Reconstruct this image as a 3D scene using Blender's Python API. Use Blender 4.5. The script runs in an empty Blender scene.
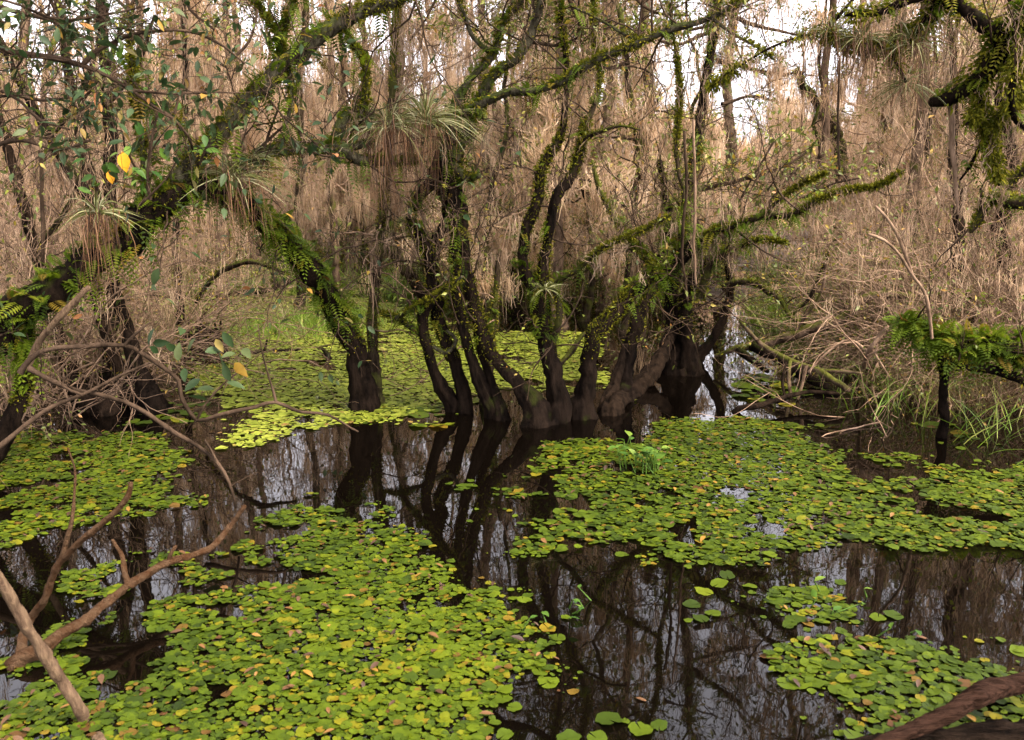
import bpy, math, time
import numpy as np
T0 = time.time()
R = np.random.default_rng(7)
sc = bpy.context.scene
COL = sc.collection
# ------------------------------------------------------------------ camera
FPX, TH, CH = 910.0, math.radians(11.3), 2.0
CAM = np.array([0, 0, CH])
FW = np.array([0, math.cos(TH), -math.sin(TH)]); UP = np.array([0, math.sin(TH), math.cos(TH)]); RT = np.array([1.0, 0, 0])
def ray(px, py):
    return FW + RT * ((px - 512) / FPX) + UP * ((370 - py) / FPX)
def P(px, py, d):
    r = ray(px, py); return CAM + r * (d / r[1])
def G(px, py, z=0.0):
    r = ray(px, py); return CAM + r * ((z - CH) / r[2])
def project(p):
    q = np.asarray(p) - CAM
    f = q @ FW
    return 512 + FPX * (q @ RT) / f, 370 - FPX * (q @ UP) / f, f
cam = bpy.data.cameras.new("Camera"); co = bpy.data.objects.new("Camera", cam); COL.objects.link(co)
cam.sensor_width = 36.0; cam.lens = FPX * 36 / 1024; cam.clip_start = 0.05; cam.clip_end = 900
co.location = CAM; co.rotation_euler = (math.pi / 2 - TH, 0, 0)
cam.dof.use_dof = True; cam.dof.focus_distance = 8.0; cam.dof.aperture_fstop = 4.5
sc.camera = co

# ------------------------------------------------------------------ materials
def new_mat(name):
    m = bpy.data.materials.new(name); m.use_nodes = True
    nt = m.node_tree; nt.nodes.clear()
    out = nt.nodes.new('ShaderNodeOutputMaterial')
    return m, nt, out
def ramp(nt, stops):
    r = nt.nodes.new('ShaderNodeValToRGB'); e = r.color_ramp.elements
    while len(e) < len(stops): e.new(0.5)
    for k, (p, c) in enumerate(stops):
        e[k].position = p; e[k].color = (*c, 1)
    return r
def leaf_mat(name, stops, rough=0.55, transl=0.3, spec=0.35, obj_random=False, coat=0):
    m, nt, out = new_mat(name)
    at = nt.nodes.new('ShaderNodeAttribute'); at.attribute_name = 'rnd'
    src = at.outputs['Fac']
    if obj_random:
        oi = nt.nodes.new('ShaderNodeObjectInfo')
        ad = nt.nodes.new('ShaderNodeMath'); ad.operation = 'ADD'
        nt.links.new(src, ad.inputs[0]); nt.links.new(oi.outputs['Random'], ad.inputs[1])
        fr = nt.nodes.new('ShaderNodeMath'); fr.operation = 'FRACT'
        nt.links.new(ad.outputs[0], fr.inputs[0]); src = fr.outputs[0]
    rp = ramp(nt, stops); nt.links.new(src, rp.inputs[0])
    # blotchy wear inside one leaf
    nz = nt.nodes.new('ShaderNodeTexNoise'); nz.inputs['Scale'].default_value = 40; nz.inputs['Detail'].default_value = 3
    tc = nt.nodes.new('ShaderNodeTexCoord'); nt.links.new(tc.outputs['Object'], nz.inputs['Vector'])
    hv = nt.nodes.new('ShaderNodeHueSaturation')
    mr = nt.nodes.new('ShaderNodeMapRange'); mr.inputs['To Min'].default_value = 0.7; mr.inputs['To Max'].default_value = 1.3
    nt.links.new(nz.outputs['Fac'], mr.inputs['Value']); nt.links.new(mr.outputs[0], hv.inputs['Value'])
    nt.links.new(rp.outputs['Color'], hv.inputs['Color'])
    b = nt.nodes.new('ShaderNodeBsdfPrincipled'); b.inputs['Roughness'].default_value = rough
    b.inputs['Specular IOR Level'].default_value = spec
    nt.links.new(hv.outputs['Color'], b.inputs['Base Color'])
    if transl > 0:
        t = nt.nodes.new('ShaderNodeBsdfTranslucent'); nt.links.new(hv.outputs['Color'], t.inputs['Color'])
        mx = nt.nodes.new('ShaderNodeMixShader'); mx.inputs[0].default_value = transl
        nt.links.new(b.outputs[0], mx.inputs[1]); nt.links.new(t.outputs[0], mx.inputs[2])
        nt.links.new(mx.outputs[0], out.inputs['Surface'])
    else:
        nt.links.new(b.outputs[0], out.inputs['Surface'])
    return m
def bark_mat(name, dark, light, moss=None, moss_amt=0.0, scale=14.0, bump=0.6, stretch=(1, 1, 0.35)):
    m, nt, out = new_mat(name)
    L = nt.links.new
    tc = nt.nodes.new('ShaderNodeTexCoord')
    mp = nt.nodes.new('ShaderNodeMapping'); mp.inputs['Scale'].default_value = stretch; L(tc.outputs['Object'], mp.inputs['Vector'])
    n1 = nt.nodes.new('ShaderNodeTexNoise'); n1.inputs['Scale'].default_value = scale; n1.inputs['Detail'].default_value = 8; n1.inputs['Roughness'].default_value = 0.65
    L(mp.outputs[0], n1.inputs['Vector'])
    rp = ramp(nt, [(0.36, dark), (0.62, light)]); L(n1.outputs['Fac'], rp.inputs[0])
    col = rp.outputs['Color']
    if moss:
        n2 = nt.nodes.new('ShaderNodeTexNoise'); n2.inputs['Scale'].default_value = 4.0; n2.inputs['Detail'].default_value = 6
        L(tc.outputs['Object'], n2.inputs['Vector'])
        ge = nt.nodes.new('ShaderNodeNewGeometry'); sx = nt.nodes.new('ShaderNodeSeparateXYZ'); L(ge.outputs['Normal'], sx.inputs[0])
        a = nt.nodes.new('ShaderNodeMath'); a.operation = 'MULTIPLY_ADD'; L(sx.outputs['Z'], a.inputs[0]); a.inputs[1].default_value = 0.22; L(n2.outputs['Fac'], a.inputs[2])
        mr = nt.nodes.new('ShaderNodeMapRange'); mr.inputs['From Min'].default_value = 0.62 - moss_amt * 0.3; mr.inputs['From Max'].default_value = 0.78 - moss_amt * 0.3
        L(a.outputs[0], mr.inputs['Value'])
        mx = nt.nodes.new('ShaderNodeMix'); mx.data_type = 'RGBA'
        L(mr.outputs[0], mx.inputs['Factor']); L(col, mx.inputs['A']); mx.inputs['B'].default_value = (*moss, 1)
        col = mx.outputs['Result']
    b = nt.nodes.new('ShaderNodeBsdfPrincipled'); b.inputs['Roughness'].default_value = 0.9; b.inputs['Specular IOR Level'].default_value = 0.02
    L(col, b.inputs['Base Color'])
    bp = nt.nodes.new('ShaderNodeBump'); bp.inputs['Strength'].default_value = 1.0; bp.inputs['Distance'].default_value = 0.05 * bump
    L(n1.outputs['Fac'], bp.inputs['Height']); L(bp.outputs[0], b.inputs['Normal'])
    L(b.outputs[0], out.inputs['Surface'])
    return m
M = {}
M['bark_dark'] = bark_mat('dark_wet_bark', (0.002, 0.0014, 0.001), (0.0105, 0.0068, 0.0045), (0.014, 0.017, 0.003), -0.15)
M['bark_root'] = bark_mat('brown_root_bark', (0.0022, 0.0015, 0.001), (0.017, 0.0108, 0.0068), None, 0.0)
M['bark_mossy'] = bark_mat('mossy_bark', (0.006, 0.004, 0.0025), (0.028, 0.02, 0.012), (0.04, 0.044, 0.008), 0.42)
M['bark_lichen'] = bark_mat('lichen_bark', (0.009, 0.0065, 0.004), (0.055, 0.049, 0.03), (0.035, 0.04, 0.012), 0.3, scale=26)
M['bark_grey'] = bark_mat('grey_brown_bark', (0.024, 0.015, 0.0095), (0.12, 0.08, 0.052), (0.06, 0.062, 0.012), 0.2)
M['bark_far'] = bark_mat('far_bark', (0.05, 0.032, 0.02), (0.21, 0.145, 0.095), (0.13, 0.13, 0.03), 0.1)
M['twig'] = bark_mat('pale_twig', (0.06, 0.037, 0.022), (0.24, 0.16, 0.105), scale=8)
M['twig_dark'] = bark_mat('brown_twig', (0.012, 0.008, 0.005), (0.055, 0.036, 0.023), scale=8)
M['dead_wood'] = bark_mat('dead_orange_wood', (0.035, 0.016, 0.007), (0.06, 0.036, 0.02), scale=34, bump=1.0, stretch=(0.4, 1, 0.5))
M['dead_pale'] = bark_mat('dead_pale_wood', (0.045, 0.028, 0.018), (0.12, 0.08, 0.048), scale=34)
M['log'] = bark_mat('red_brown_log', (0.01, 0.005, 0.003), (0.05, 0.026, 0.017), scale=60, bump=1.6, stretch=(0.12, 1, 1))
M['black_wood'] = bark_mat('black_wet_wood', (0.002, 0.0014, 0.001), (0.014, 0.009, 0.006), scale=40, bump=1.0, stretch=(0.2, 1, 1))
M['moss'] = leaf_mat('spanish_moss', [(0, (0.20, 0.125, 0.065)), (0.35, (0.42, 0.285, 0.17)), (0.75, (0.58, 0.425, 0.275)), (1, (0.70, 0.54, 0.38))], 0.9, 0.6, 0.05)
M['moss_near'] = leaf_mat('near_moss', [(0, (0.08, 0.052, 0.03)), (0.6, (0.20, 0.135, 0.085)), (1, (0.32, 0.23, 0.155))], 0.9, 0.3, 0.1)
M['fern'] = leaf_mat('fern', [(0, (0.022, 0.038, 0.002)), (0.5, (0.056, 0.088, 0.003)), (0.88, (0.085, 0.115, 0.006)), (0.97, (0.12, 0.10, 0.008)), (1, (0.10, 0.05, 0.012))], 0.65, 0.45, 0.1)
M['cushion'] = leaf_mat('moss_cushion', [(0, (0.03, 0.032, 0.002)), (0.6, (0.09, 0.095, 0.005)), (1, (0.18, 0.155, 0.012))], 0.9, 0.3, 0.1)
M['leaf_dark'] = leaf_mat('glossy_leaf', [(0, (0.012, 0.026, 0.007)), (0.6, (0.03, 0.05, 0.015)), (0.88, (0.06, 0.075, 0.025)), (0.96, (0.2, 0.11, 0.012)), (1, (0.3, 0.12, 0.05))], 0.5, 0.3, 0.18)
M['leaf_bright'] = leaf_mat('bright_leaf', [(0, (0.025, 0.065, 0.01)), (0.7, (0.07, 0.13, 0.015)), (1, (0.12, 0.18, 0.025))], 0.5, 0.4, 0.18)
M['leaf_yellow'] = leaf_mat('yellow_leaf', [(0, (0.5, 0.22, 0.006)), (1, (0.55, 0.27, 0.01))], 0.5, 0.35)
M['leaf_small'] = leaf_mat('small_leaf', [(0, (0.04, 0.055, 0.006)), (0.5, (0.10, 0.125, 0.012)), (0.8, (0.17, 0.18, 0.018)), (0.92, (0.25, 0.17, 0.018)), (1, (0.25, 0.12, 0.03))], 0.5, 0.4)
M['leaf_far'] = leaf_mat('far_leaf', [(0, (0.08, 0.085, 0.015)), (0.5, (0.14, 0.15, 0.03)), (0.85, (0.24, 0.22, 0.045)), (1, (0.3, 0.18, 0.05))], 0.6, 0.4)
M['grass'] = leaf_mat('marsh_grass', [(0, (0.06, 0.11, 0.006)), (0.7, (0.11, 0.18, 0.01)), (1, (0.2, 0.21, 0.03))], 0.6, 0.35)
M['dry_grass'] = leaf_mat('dry_grass', [(0, (0.05, 0.028, 0.012)), (0.6, (0.13, 0.08, 0.035)), (0.85, (0.08, 0.095, 0.015)), (1, (0.2, 0.15, 0.05))], 0.7, 0.3)
M['air'] = leaf_mat('air_plant_leaf', [(0, (0.04, 0.047, 0.008)), (0.6, (0.12, 0.125, 0.04)), (1, (0.3, 0.29, 0.17))], 0.7, 0.25, 0.1)
M['air_dead'] = leaf_mat('dead_air_plant_leaf', [(0, (0.025, 0.011, 0.005)), (0.55, (0.10, 0.046, 0.018)), (0.9, (0.19, 0.10, 0.045)), (1, (0.26, 0.18, 0.10))], 0.75, 0.25)
PADS = [(0, (0.008, 0.015, 0.0007)), (0.35, (0.023, 0.038, 0.001)), (0.75, (0.049, 0.069, 0.0014)), (0.9, (0.075, 0.083, 0.002)), (0.96, (0.10, 0.068, 0.004)), (1, (0.045, 0.02, 0.007))]
M['pad'] = leaf_mat('lily_pad', PADS, 0.6, 0.15, 0.12)
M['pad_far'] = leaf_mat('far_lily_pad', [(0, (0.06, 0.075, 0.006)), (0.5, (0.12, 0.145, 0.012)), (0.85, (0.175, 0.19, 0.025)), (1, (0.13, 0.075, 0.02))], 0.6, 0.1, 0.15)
M['litter'] = leaf_mat('litter', [(0, (0.022, 0.010, 0.005)), (0.5, (0.055, 0.025, 0.009)), (0.82, (0.10, 0.045, 0.01)), (1, (0.17, 0.09, 0.008))], 0.6, 0.15)
def water_mat():
    m, nt, out = new_mat('dark_swamp_water'); L = nt.links.new
    b = nt.nodes.new('ShaderNodeBsdfPrincipled'); b.inputs['Base Color'].default_value = (0.0012, 0.0008, 0.0005, 1)
    b.inputs['Roughness'].default_value = 0.015; b.inputs['IOR'].default_value = 1.36
    tc = nt.nodes.new('ShaderNodeTexCoord')
    n = nt.nodes.new('ShaderNodeTexNoise'); n.inputs['Scale'].default_value = 2.2; n.inputs['Detail'].default_value = 3
    L(tc.outputs['Object'], n.inputs['Vector'])
    bp = nt.nodes.new('ShaderNodeBump'); bp.inputs['Strength'].default_value = 0.1; bp.inputs['Distance'].default_value = 0.012
    L(n.outputs['Fac'], bp.inputs['Height']); L(bp.outputs[0], b.inputs['Normal'])
    L(b.outputs[0], out.inputs['Surface']); return m
M['water'] = water_mat()
def soil_mat():
    m, nt, out = new_mat('forest_soil'); L = nt.links.new
    tc = nt.nodes.new('ShaderNodeTexCoord')
    n = nt.nodes.new('ShaderNodeTexNoise'); n.inputs['Scale'].default_value = 6; n.inputs['Detail'].default_value = 10; n.inputs['Roughness'].default_value = 0.7
    L(tc.outputs['Object'], n.inputs['Vector'])
    rp = ramp(nt, [(0.3, (0.016, 0.01, 0.006)), (0.5, (0.05, 0.032, 0.018)), (0.62, (0.08, 0.053, 0.03)), (0.75, (0.05, 0.055, 0.012))]); L(n.outputs['Fac'], rp.inputs[0])
    b = nt.nodes.new('ShaderNodeBsdfPrincipled'); b.inputs['Roughness'].default_value = 0.95; L(rp.outputs['Color'], b.inputs['Base Color'])
    bp = nt.nodes.new('ShaderNodeBump'); bp.inputs['Strength'].default_value = 1; bp.inputs['Distance'].default_value = 0.05
    L(n.outputs['Fac'], bp.inputs['Height']); L(bp.outputs[0], b.inputs['Normal']); L(b.outputs[0], out.inputs['Surface'])
    return m
M['soil'] = soil_mat()

# ------------------------------------------------------------------ geometry collector
def nrm(v):
    return v / np.maximum(np.linalg.norm(v, axis=-1, keepdims=True), 1e-9)
class Geo:
    def __init__(s): s.v = []; s.q = []; s.t = []; s.r = []; s.n = 0
    def add(s, v, q=None, t=None, r=None):
        v = np.asarray(v, float).reshape(-1, 3)
        s.v.append(v)
        s.r.append(np.full(len(v), 0.5) if r is None else np.asarray(r, float).reshape(-1))
        if q is not None and len(q): s.q.append(np.asarray(q).reshape(-1, 4) + s.n)
        if t is not None and len(t): s.t.append(np.asarray(t).reshape(-1, 3) + s.n)
        s.n += len(v)
    def build(s, name, mat, parent=None, origin=(0, 0, 0), smooth=True):
        if s.n == 0: return None
        me = bpy.data.meshes.new(name)
        v = np.concatenate(s.v) - np.asarray(origin, float)
        q = np.concatenate(s.q) if s.q else np.zeros((0, 4), int); t = np.concatenate(s.t) if s.t else np.zeros((0, 3), int)
        me.vertices.add(len(v)); me.vertices.foreach_set('co', v.astype(np.float32).ravel())
        li = np.concatenate([q.ravel(), t.ravel()]).astype(np.int32)
        me.loops.add(len(li)); me.loops.foreach_set('vertex_index', li)
        ls = np.concatenate([np.arange(len(q)) * 4, len(q) * 4 + np.arange(len(t)) * 3]).astype(np.int32)
        me.polygons.add(len(ls)); me.polygons.foreach_set('loop_start', ls)
        me.polygons.foreach_set('use_smooth', np.full(len(ls), smooth))
        a = me.attributes.new('rnd', 'FLOAT', 'POINT'); a.data.foreach_set('value', np.concatenate(s.r).astype(np.float32))
        me.update(calc_edges=True); me.validate()
        me.materials.append(mat)
        o = bpy.data.objects.new(name, me); COL.objects.link(o)
        if parent is not None: o.parent = parent
        if name in ('hanging_moss', 'fern_growth', 'moss_growth', 'dead_leaves'): o['kind'] = 'stuff'
        return o
    # -------- tube along points
    def tube(s, pts, rad, k=6, ridges=0, ridge_amp=None, seed=0, cap=True, rough=0.0):
        pts = np.asarray(pts, float); rad = np.asarray(rad, float); n = len(pts)
        tg = nrm(np.gradient(pts, axis=0))
        ref = np.array([0.31, 0.95, 0.05]) if abs(nrm((pts[-1] - pts[0])[None])[0][1]) < 0.8 else np.array([1.0, 0.1, 0.1])
        a = nrm(np.cross(tg, ref)); b = np.cross(tg, a)
        th = np.arange(k) * 2 * math.pi / k
        rr = np.repeat(rad[:, None], k, 1)
        if ridges:
            amp = np.asarray(ridge_amp)[:, None]
            rr = rr * (1 + amp * (0.6 * np.sin(ridges * th + seed) + 0.4 * np.sin((ridges - 2) * th + 2.1 * seed)))[:, :]
        if rough:
            nz = R.normal(0, 1, (n, k)); nz = nz + 0.7 * np.roll(nz, 1, 1) + 0.7 * np.roll(nz, -1, 1)
            nz[1:-1] += 0.5 * (nz[2:] + nz[:-2]); kn = np.repeat((R.uniform(0, 1, n) < 0.07)[:, None] * R.uniform(0.1, 0.45, (n, 1)), k, 1) * (np.cos(th[None] - R.uniform(0, 6.28, (n, 1))) > 0.2)
            rr = rr * (1 + rough * nz * 0.55 + kn * min(1, rough * 9))
        v = pts[:, None] + rr[..., None] * (np.cos(th)[None, :, None] * a[:, None] + np.sin(th)[None, :, None] * b[:, None])
        i = np.arange(n - 1)[:, None] * k; j = np.arange(k)[None]
        q = np.stack([i + j, i + (j + 1) % k, i + k + (j + 1) % k, i + k + j], -1).reshape(-1, 4)
        vv = v.reshape(-1, 3); tri = None
        if cap:
            vv = np.concatenate([vv, pts[-1:] + tg[-1:] * rad[-1] * 0.5])
            jj = np.arange(k); base = (n - 1) * k
            tri = np.stack([base + jj, base + (jj + 1) % k, np.full(k, n * k)], -1)
        s.add(vv, q, tri)
    # -------- ribbons: p0 + v*t + d*t^2, tapering
    def ribbons(s, p0, v, d, w, S=5, wob=0.0, taper='tip', rnd=None, rng=R, fold=False):
        N = len(p0)
        if N == 0: return
        t = np.linspace(0, 1, S + 1)
        c = p0[:, None] + v[:, None] * t[None, :, None] + d[:, None] * (t ** 2)[None, :, None]
        if wob:
            nz = np.cumsum(rng.normal(0, 1, (N, S + 1, 3)), 1) * wob; nz[:, 0] = 0; nz[..., 2] *= 0.3
            c = c + nz
        ang = rng.uniform(0, 2 * math.pi, N)
        hz = np.stack([np.cos(ang), np.sin(ang), np.zeros(N)], -1)
        tg = nrm(v + d)
        sd = nrm(np.cross(tg, hz) * 0.6 + hz - tg * np.sum(hz * tg, -1, keepdims=True))
        if taper == 'tip': pr = np.sqrt(np.clip(1 - t, 0, 1)) * (0.6 + 0.4 * np.sin(np.pi * np.clip(t * 1.6, 0, 1)))
        elif taper == 'both': pr = 0.25 + 0.75 * np.sin(np.pi * np.clip(t * 0.93 + 0.05, 0, 1))
        else: pr = 1 - 0.6 * t
        hw = np.asarray(w)[:, None] * 0.5 * np.maximum(pr, 0.05)[None]
        vl = c - sd[:, None] * hw[..., None]; vr = c + sd[:, None] * hw[..., None]
        vv = np.stack([vl, vr], 2).reshape(N, -1, 3)
        k = np.arange(S) * 2
        q = np.stack([k, k + 1, k + 3, k + 2], -1)
        q = (q[None] + (np.arange(N) * (S + 1) * 2)[:, None, None]).reshape(-1, 4)
        r = rng.uniform(0, 1, N) if rnd is None else rnd
        s.add(vv.reshape(-1, 3), q, None, np.repeat(r, (S + 1) * 2))
    # -------- leaves
    def leaves(s, p, d, nup, L, W, big=False, rnd=None, rng=R):
        N = len(p)
        if N == 0: return
        d = nrm(d); sd = nrm(np.cross(d, nup)); up = np.cross(sd, d)
        L = np.asarray(L)[:, None]; W = np.asarray(W)[:, None]
        r = rng.uniform(0, 1, N) if rnd is None else rnd
        if big:
            prof = [(0, 0), (0.25, 0.42), (0.5, 0.5), (0.78, 0.3), (1, 0)]
            vs = []
            for a, h in prof:
                m = p + d * L * a - up * L * 0.22 * a * a
                if h == 0: vs.append(m)
                else:
                    vs += [m - sd * W * h + up * W * 0.12, m, m + sd * W * h + up * W * 0.12]
            v = np.stack(vs, 1)
            q = np.array([[1, 2, 5, 4], [2, 3, 6, 5], [4, 5, 8, 7], [5, 6, 9, 8]])
            t = np.array([[0, 2, 1], [0, 3, 2], [7, 8, 10], [8, 9, 10]])
            nv = 11
        else:
            m = p + d * L * 0.45
            v = np.stack([p, m - sd * W * 0.5 + up * W * 0.15, p + d * L - up * L * 0.12, m + sd * W * 0.5 + up * W * 0.15], 1)
            q = None; t = np.array([[0, 3, 2], [0, 2, 1]]); nv = 4
        off = (np.arange(N) * nv)[:, None, None]
        s.add(v.reshape(-1, 3), None if q is None else (q[None] + off).reshape(-1, 4), (t[None] + off).reshape(-1, 3), np.repeat(r, nv))
    # -------- fern fronds
    def ferns(s, p, d, L, droop=0.5, J=11, rng=R):
        N = len(p)
        if N == 0: return
        d = nrm(d); L = np.asarray(L)[:, None]; droop = droop * rng.uniform(0.15, 1.7, (N, 1))
        curl = rng.normal(0, 0.35, (N, 3))
        dn = np.array([0, 0, -1.0]) + curl
        zup = np.tile(np.array([0, 0, 1.0]), (N, 1)) + rng.normal(0, 0.25, (N, 3))
        sd = nrm(np.cross(d, zup))
        r = rng.uniform(0, 1, N)
        vs = []
        for j in range(J):
            t = (j + 0.7) / J
            c = p + d * L * t + dn * L * droop * t * t
            tg = nrm(d + 2 * dn * droop * t)
            nm = np.cross(sd, tg)
            l = L * 0.24 * (math.sin(math.pi * (0.12 + 0.88 * t) ** 0.8) + 0.12); w = L * 0.5 / J
            for sg in (-1, 1):
                tip = c + sd * sg * l + tg * l * 0.35 - nm * l * 0.1
                mid = c + sd * sg * l * 0.5 + tg * l * 0.1
                vs += [c - tg * w * 0.4, mid - tg * w, tip, mid + tg * w]
        v = np.stack(vs, 1); nv = v.shape[1]
        q = (np.arange(nv).reshape(-1, 4)[None] + (np.arange(N) * nv)[:, None, None]).reshape(-1, 4)
        s.add(v.reshape(-1, 3), q, None, np.repeat(r, nv))

# ------------------------------------------------------------------ object helpers
def tag(o, label=None, cat=None, group=None, kind=None):
    if label: o['label'] = label
    if cat: o['category'] = cat
    if group: o['group'] = group
    if kind: o['kind'] = kind
    return o
def empty(name, loc, label, cat, group=None):
    o = bpy.data.objects.new(name, None); COL.objects.link(o); o.location = [float(x) for x in loc]
    o.empty_display_size = 0.1
    return tag(o, label, cat, group)
def copy_thing(root, loc, rz, scale, label, group):
    r = root.copy(); COL.objects.link(r); r.location = loc; r.rotation_euler = (0, 0, rz); r.scale = (scale[0], scale[0], scale[1])
    r['label'] = label
    if group: r['group'] = group
    for ch in list(KIDS[root.name]):
        c = ch.copy(); COL.objects.link(c); c.parent = r
    return r
KIDS = {}

# ------------------------------------------------------------------ traced paths
def spl(path, step=0.07, wob=0.25, rng=R, sink=0.0):
    """path: (px, py, depth or None, width px); first depth 'g' means it stands in the water there"""
    xs = [list(p) for p in path]
    if xs[0][2] == 'g': xs[0][2] = G(xs[0][0], xs[0][1])[1]
    idx = [i for i, p in enumerate(xs) if p[2] is not None]
    ds = np.interp(range(len(xs)), idx, [xs[i][2] for i in idx])
    pts = []; rad = []
    for p, d in zip(xs, ds):
        q = P(p[0], p[1], d); pts.append(q); rad.append(0.5 * p[3] * project(q)[2] / FPX)
    pts = np.array(pts); rad = np.array(rad)
    if sink:
        e = pts[0] + np.array([0, 0, -1.0]) * sink
        pts = np.concatenate([[e], pts]); rad = np.concatenate([[rad[0] * 1.15], rad])
    n = len(pts)
    ext = np.concatenate([[2 * pts[0] - pts[1]], pts, [2 * pts[-1] - pts[-2]]]); er = np.concatenate([[rad[0]], rad, [rad[-1]]])
    o = []; orr = []
    for i in range(n - 1):
        a, b, c, d = ext[i:i + 4]; m = max(2, int(np.linalg.norm(c - b) / step))
        for k in range(m):
            t = k / m
            o.append(0.5 * (2 * b + (c - a) * t + (2 * a - 5 * b + 4 * c - d) * t * t + (3 * b - a - 3 * c + d) * t ** 3))
            orr.append(er[i + 1] * (1 - t) + er[i + 2] * t)
    o.append(pts[-1]); orr.append(rad[-1])
    o = np.array(o); orr = np.array(orr)
    nz = rng.normal(0, 1, o.shape); nz[1:-1] = (nz[:-2] + nz[1:-1] + nz[2:]) / 3
    o = o + nz * orr[:, None] * wob
    orr = orr * (1 + rng.normal(0, 0.06, len(orr)))
    return o, orr
def sprout(g, p, d, L, r, lvl, out, rng, up=0.05, wob=0.22, nch=(2, 4), k=4, spread=0.8):
    n = max(4, int(L / 0.09)); n = min(n, 14)
    st = L / n; d = d / np.linalg.norm(d)
    pts = [p]; ds = [d]
    N = rng.normal(0, wob, (n, 3))
    for i in range(n):
        d = d + N[i]; d[2] += up; d = d / np.linalg.norm(d)
        p = p + d * st; pts.append(p); ds.append(d)
    pts = np.array(pts)
    g.tube(pts, np.linspace(r, max(r * 0.35, 0.0012), n + 1), k, cap=False)
    for i in range(1, n + 1): out.append((pts[i], ds[i], lvl))
    if lvl > 0:
        for _ in range(rng.integers(nch[0], nch[1] + 1)):
            i = rng.integers(max(1, n // 4), n)
            nd = ds[i] + rng.normal(0, spread, 3); nd /= np.linalg.norm(nd)
            if nd @ ds[i] < 0.1: nd = nd + ds[i] * 0.8
            sprout(g, pts[i], nd, L * rng.uniform(0.4, 0.7), r * 0.55, lvl - 1, out, rng, up, wob, nch, max(3, k - 1), spread)
def hang_moss(g, anchors, n_str, Lm, w, rng, spread=0.05, wob=0.012, S=6):
    """clumps of hanging strands below each anchor"""
    A = np.asarray(anchors)
    if len(A) == 0: return
    K = len(A)
    cl = rng.uniform(0.35, 1.0, K) ** 1.3 * Lm
    idx = np.repeat(np.arange(K), n_str); N = len(idx)
    off = rng.normal(0, 1, (N, 3)) * spread * (0.4 + cl[idx] / Lm)[:, None]; off[:, 2] *= 0.5
    L = cl[idx] * np.clip(1 - np.linalg.norm(off[:, :2], axis=1) / (spread * 3.2), 0.2, 1) * rng.uniform(0.5, 1, N)
    v = np.stack([rng.normal(0, 0.06, N) * L, rng.normal(0, 0.06, N) * L, -L], -1)
    d = np.stack([-off[:, 0] * 0.7, -off[:, 1] * 0.7, np.zeros(N)], -1)
    tone = np.clip(rng.uniform(0, 1, K)[idx] * 0.75 + rng.uniform(0, 1, N) * 0.25, 0, 1)
    g.ribbons(A[idx] + off, v, d, w * rng.uniform(0.5, 1.3, N), S, wob, 'both', tone, rng)
def fern_on(g, pts, rad, per_m, L, rng, up_bias=0.6, droop=0.6, patch=True):
    seg = np.linalg.norm(np.diff(pts, axis=0), axis=1).sum(); N = int(seg * per_m)
    if N < 1: return
    # patchy along the stem
    f = rng.uniform(0, 1, N * 3); i3 = np.clip((f * (len(pts) - 1)).astype(int), 0, len(pts) - 1)
    keep = (np.sin(f * seg * 3.1 + rng.uniform(0, 6)) + 0.6 * np.sin(f * seg * 7.7 + rng.uniform(0, 6)) + rng.normal(0, 0.45, N * 3) > 0.15) & (rng.uniform(0, 1, N * 3) < np.clip(rad[i3] / 0.07, 0.06, 1) ** 1.4)
    f = (f[keep] if patch else f)[:N]; N = len(f); i = np.clip((f * (len(pts) - 1)).astype(int), 0, len(pts) - 1)
    o = rng.normal(0, 1, (N, 3)); o[:, 2] += up_bias; o = nrm(o)
    g.ferns(pts[i] + o * rad[i][:, None] * 0.85, o + rng.normal(0, 0.55, (N, 3)), L * rng.uniform(0.35, 1.3, N), droop, 11, rng)
def cushion_on(g, pts, rad, per_m, rng, L=0.03, fat=0.9):
    seg = np.linalg.norm(np.diff(pts, axis=0), axis=1).sum(); N = int(seg * per_m)
    f = rng.uniform(0, 1, N * 2); f = f[np.sin(f * seg * 4.3 + rng.uniform(0, 6)) + rng.normal(0, .6, N * 2) > 0]; N = len(f); i = np.clip((f * (len(pts) - 1)).astype(int), 0, len(pts) - 1)
    o = rng.normal(0, 1, (N, 3)); o[:, 2] += 0.5; o = nrm(o)
    nup = rng.normal(0, 1, (N, 3))
    g.leaves(pts[i] + o * (rad[i] * fat + (fat > 1) * rng.uniform(0, .05, N))[:, None], o + rng.normal(0, 0.4, (N, 3)) + np.array([0, 0, -1.2 * (fat > 1)]), nup, L * rng.uniform(0.5, 1.6, N), L * 0.45 * np.ones(N), False, None, rng)

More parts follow.
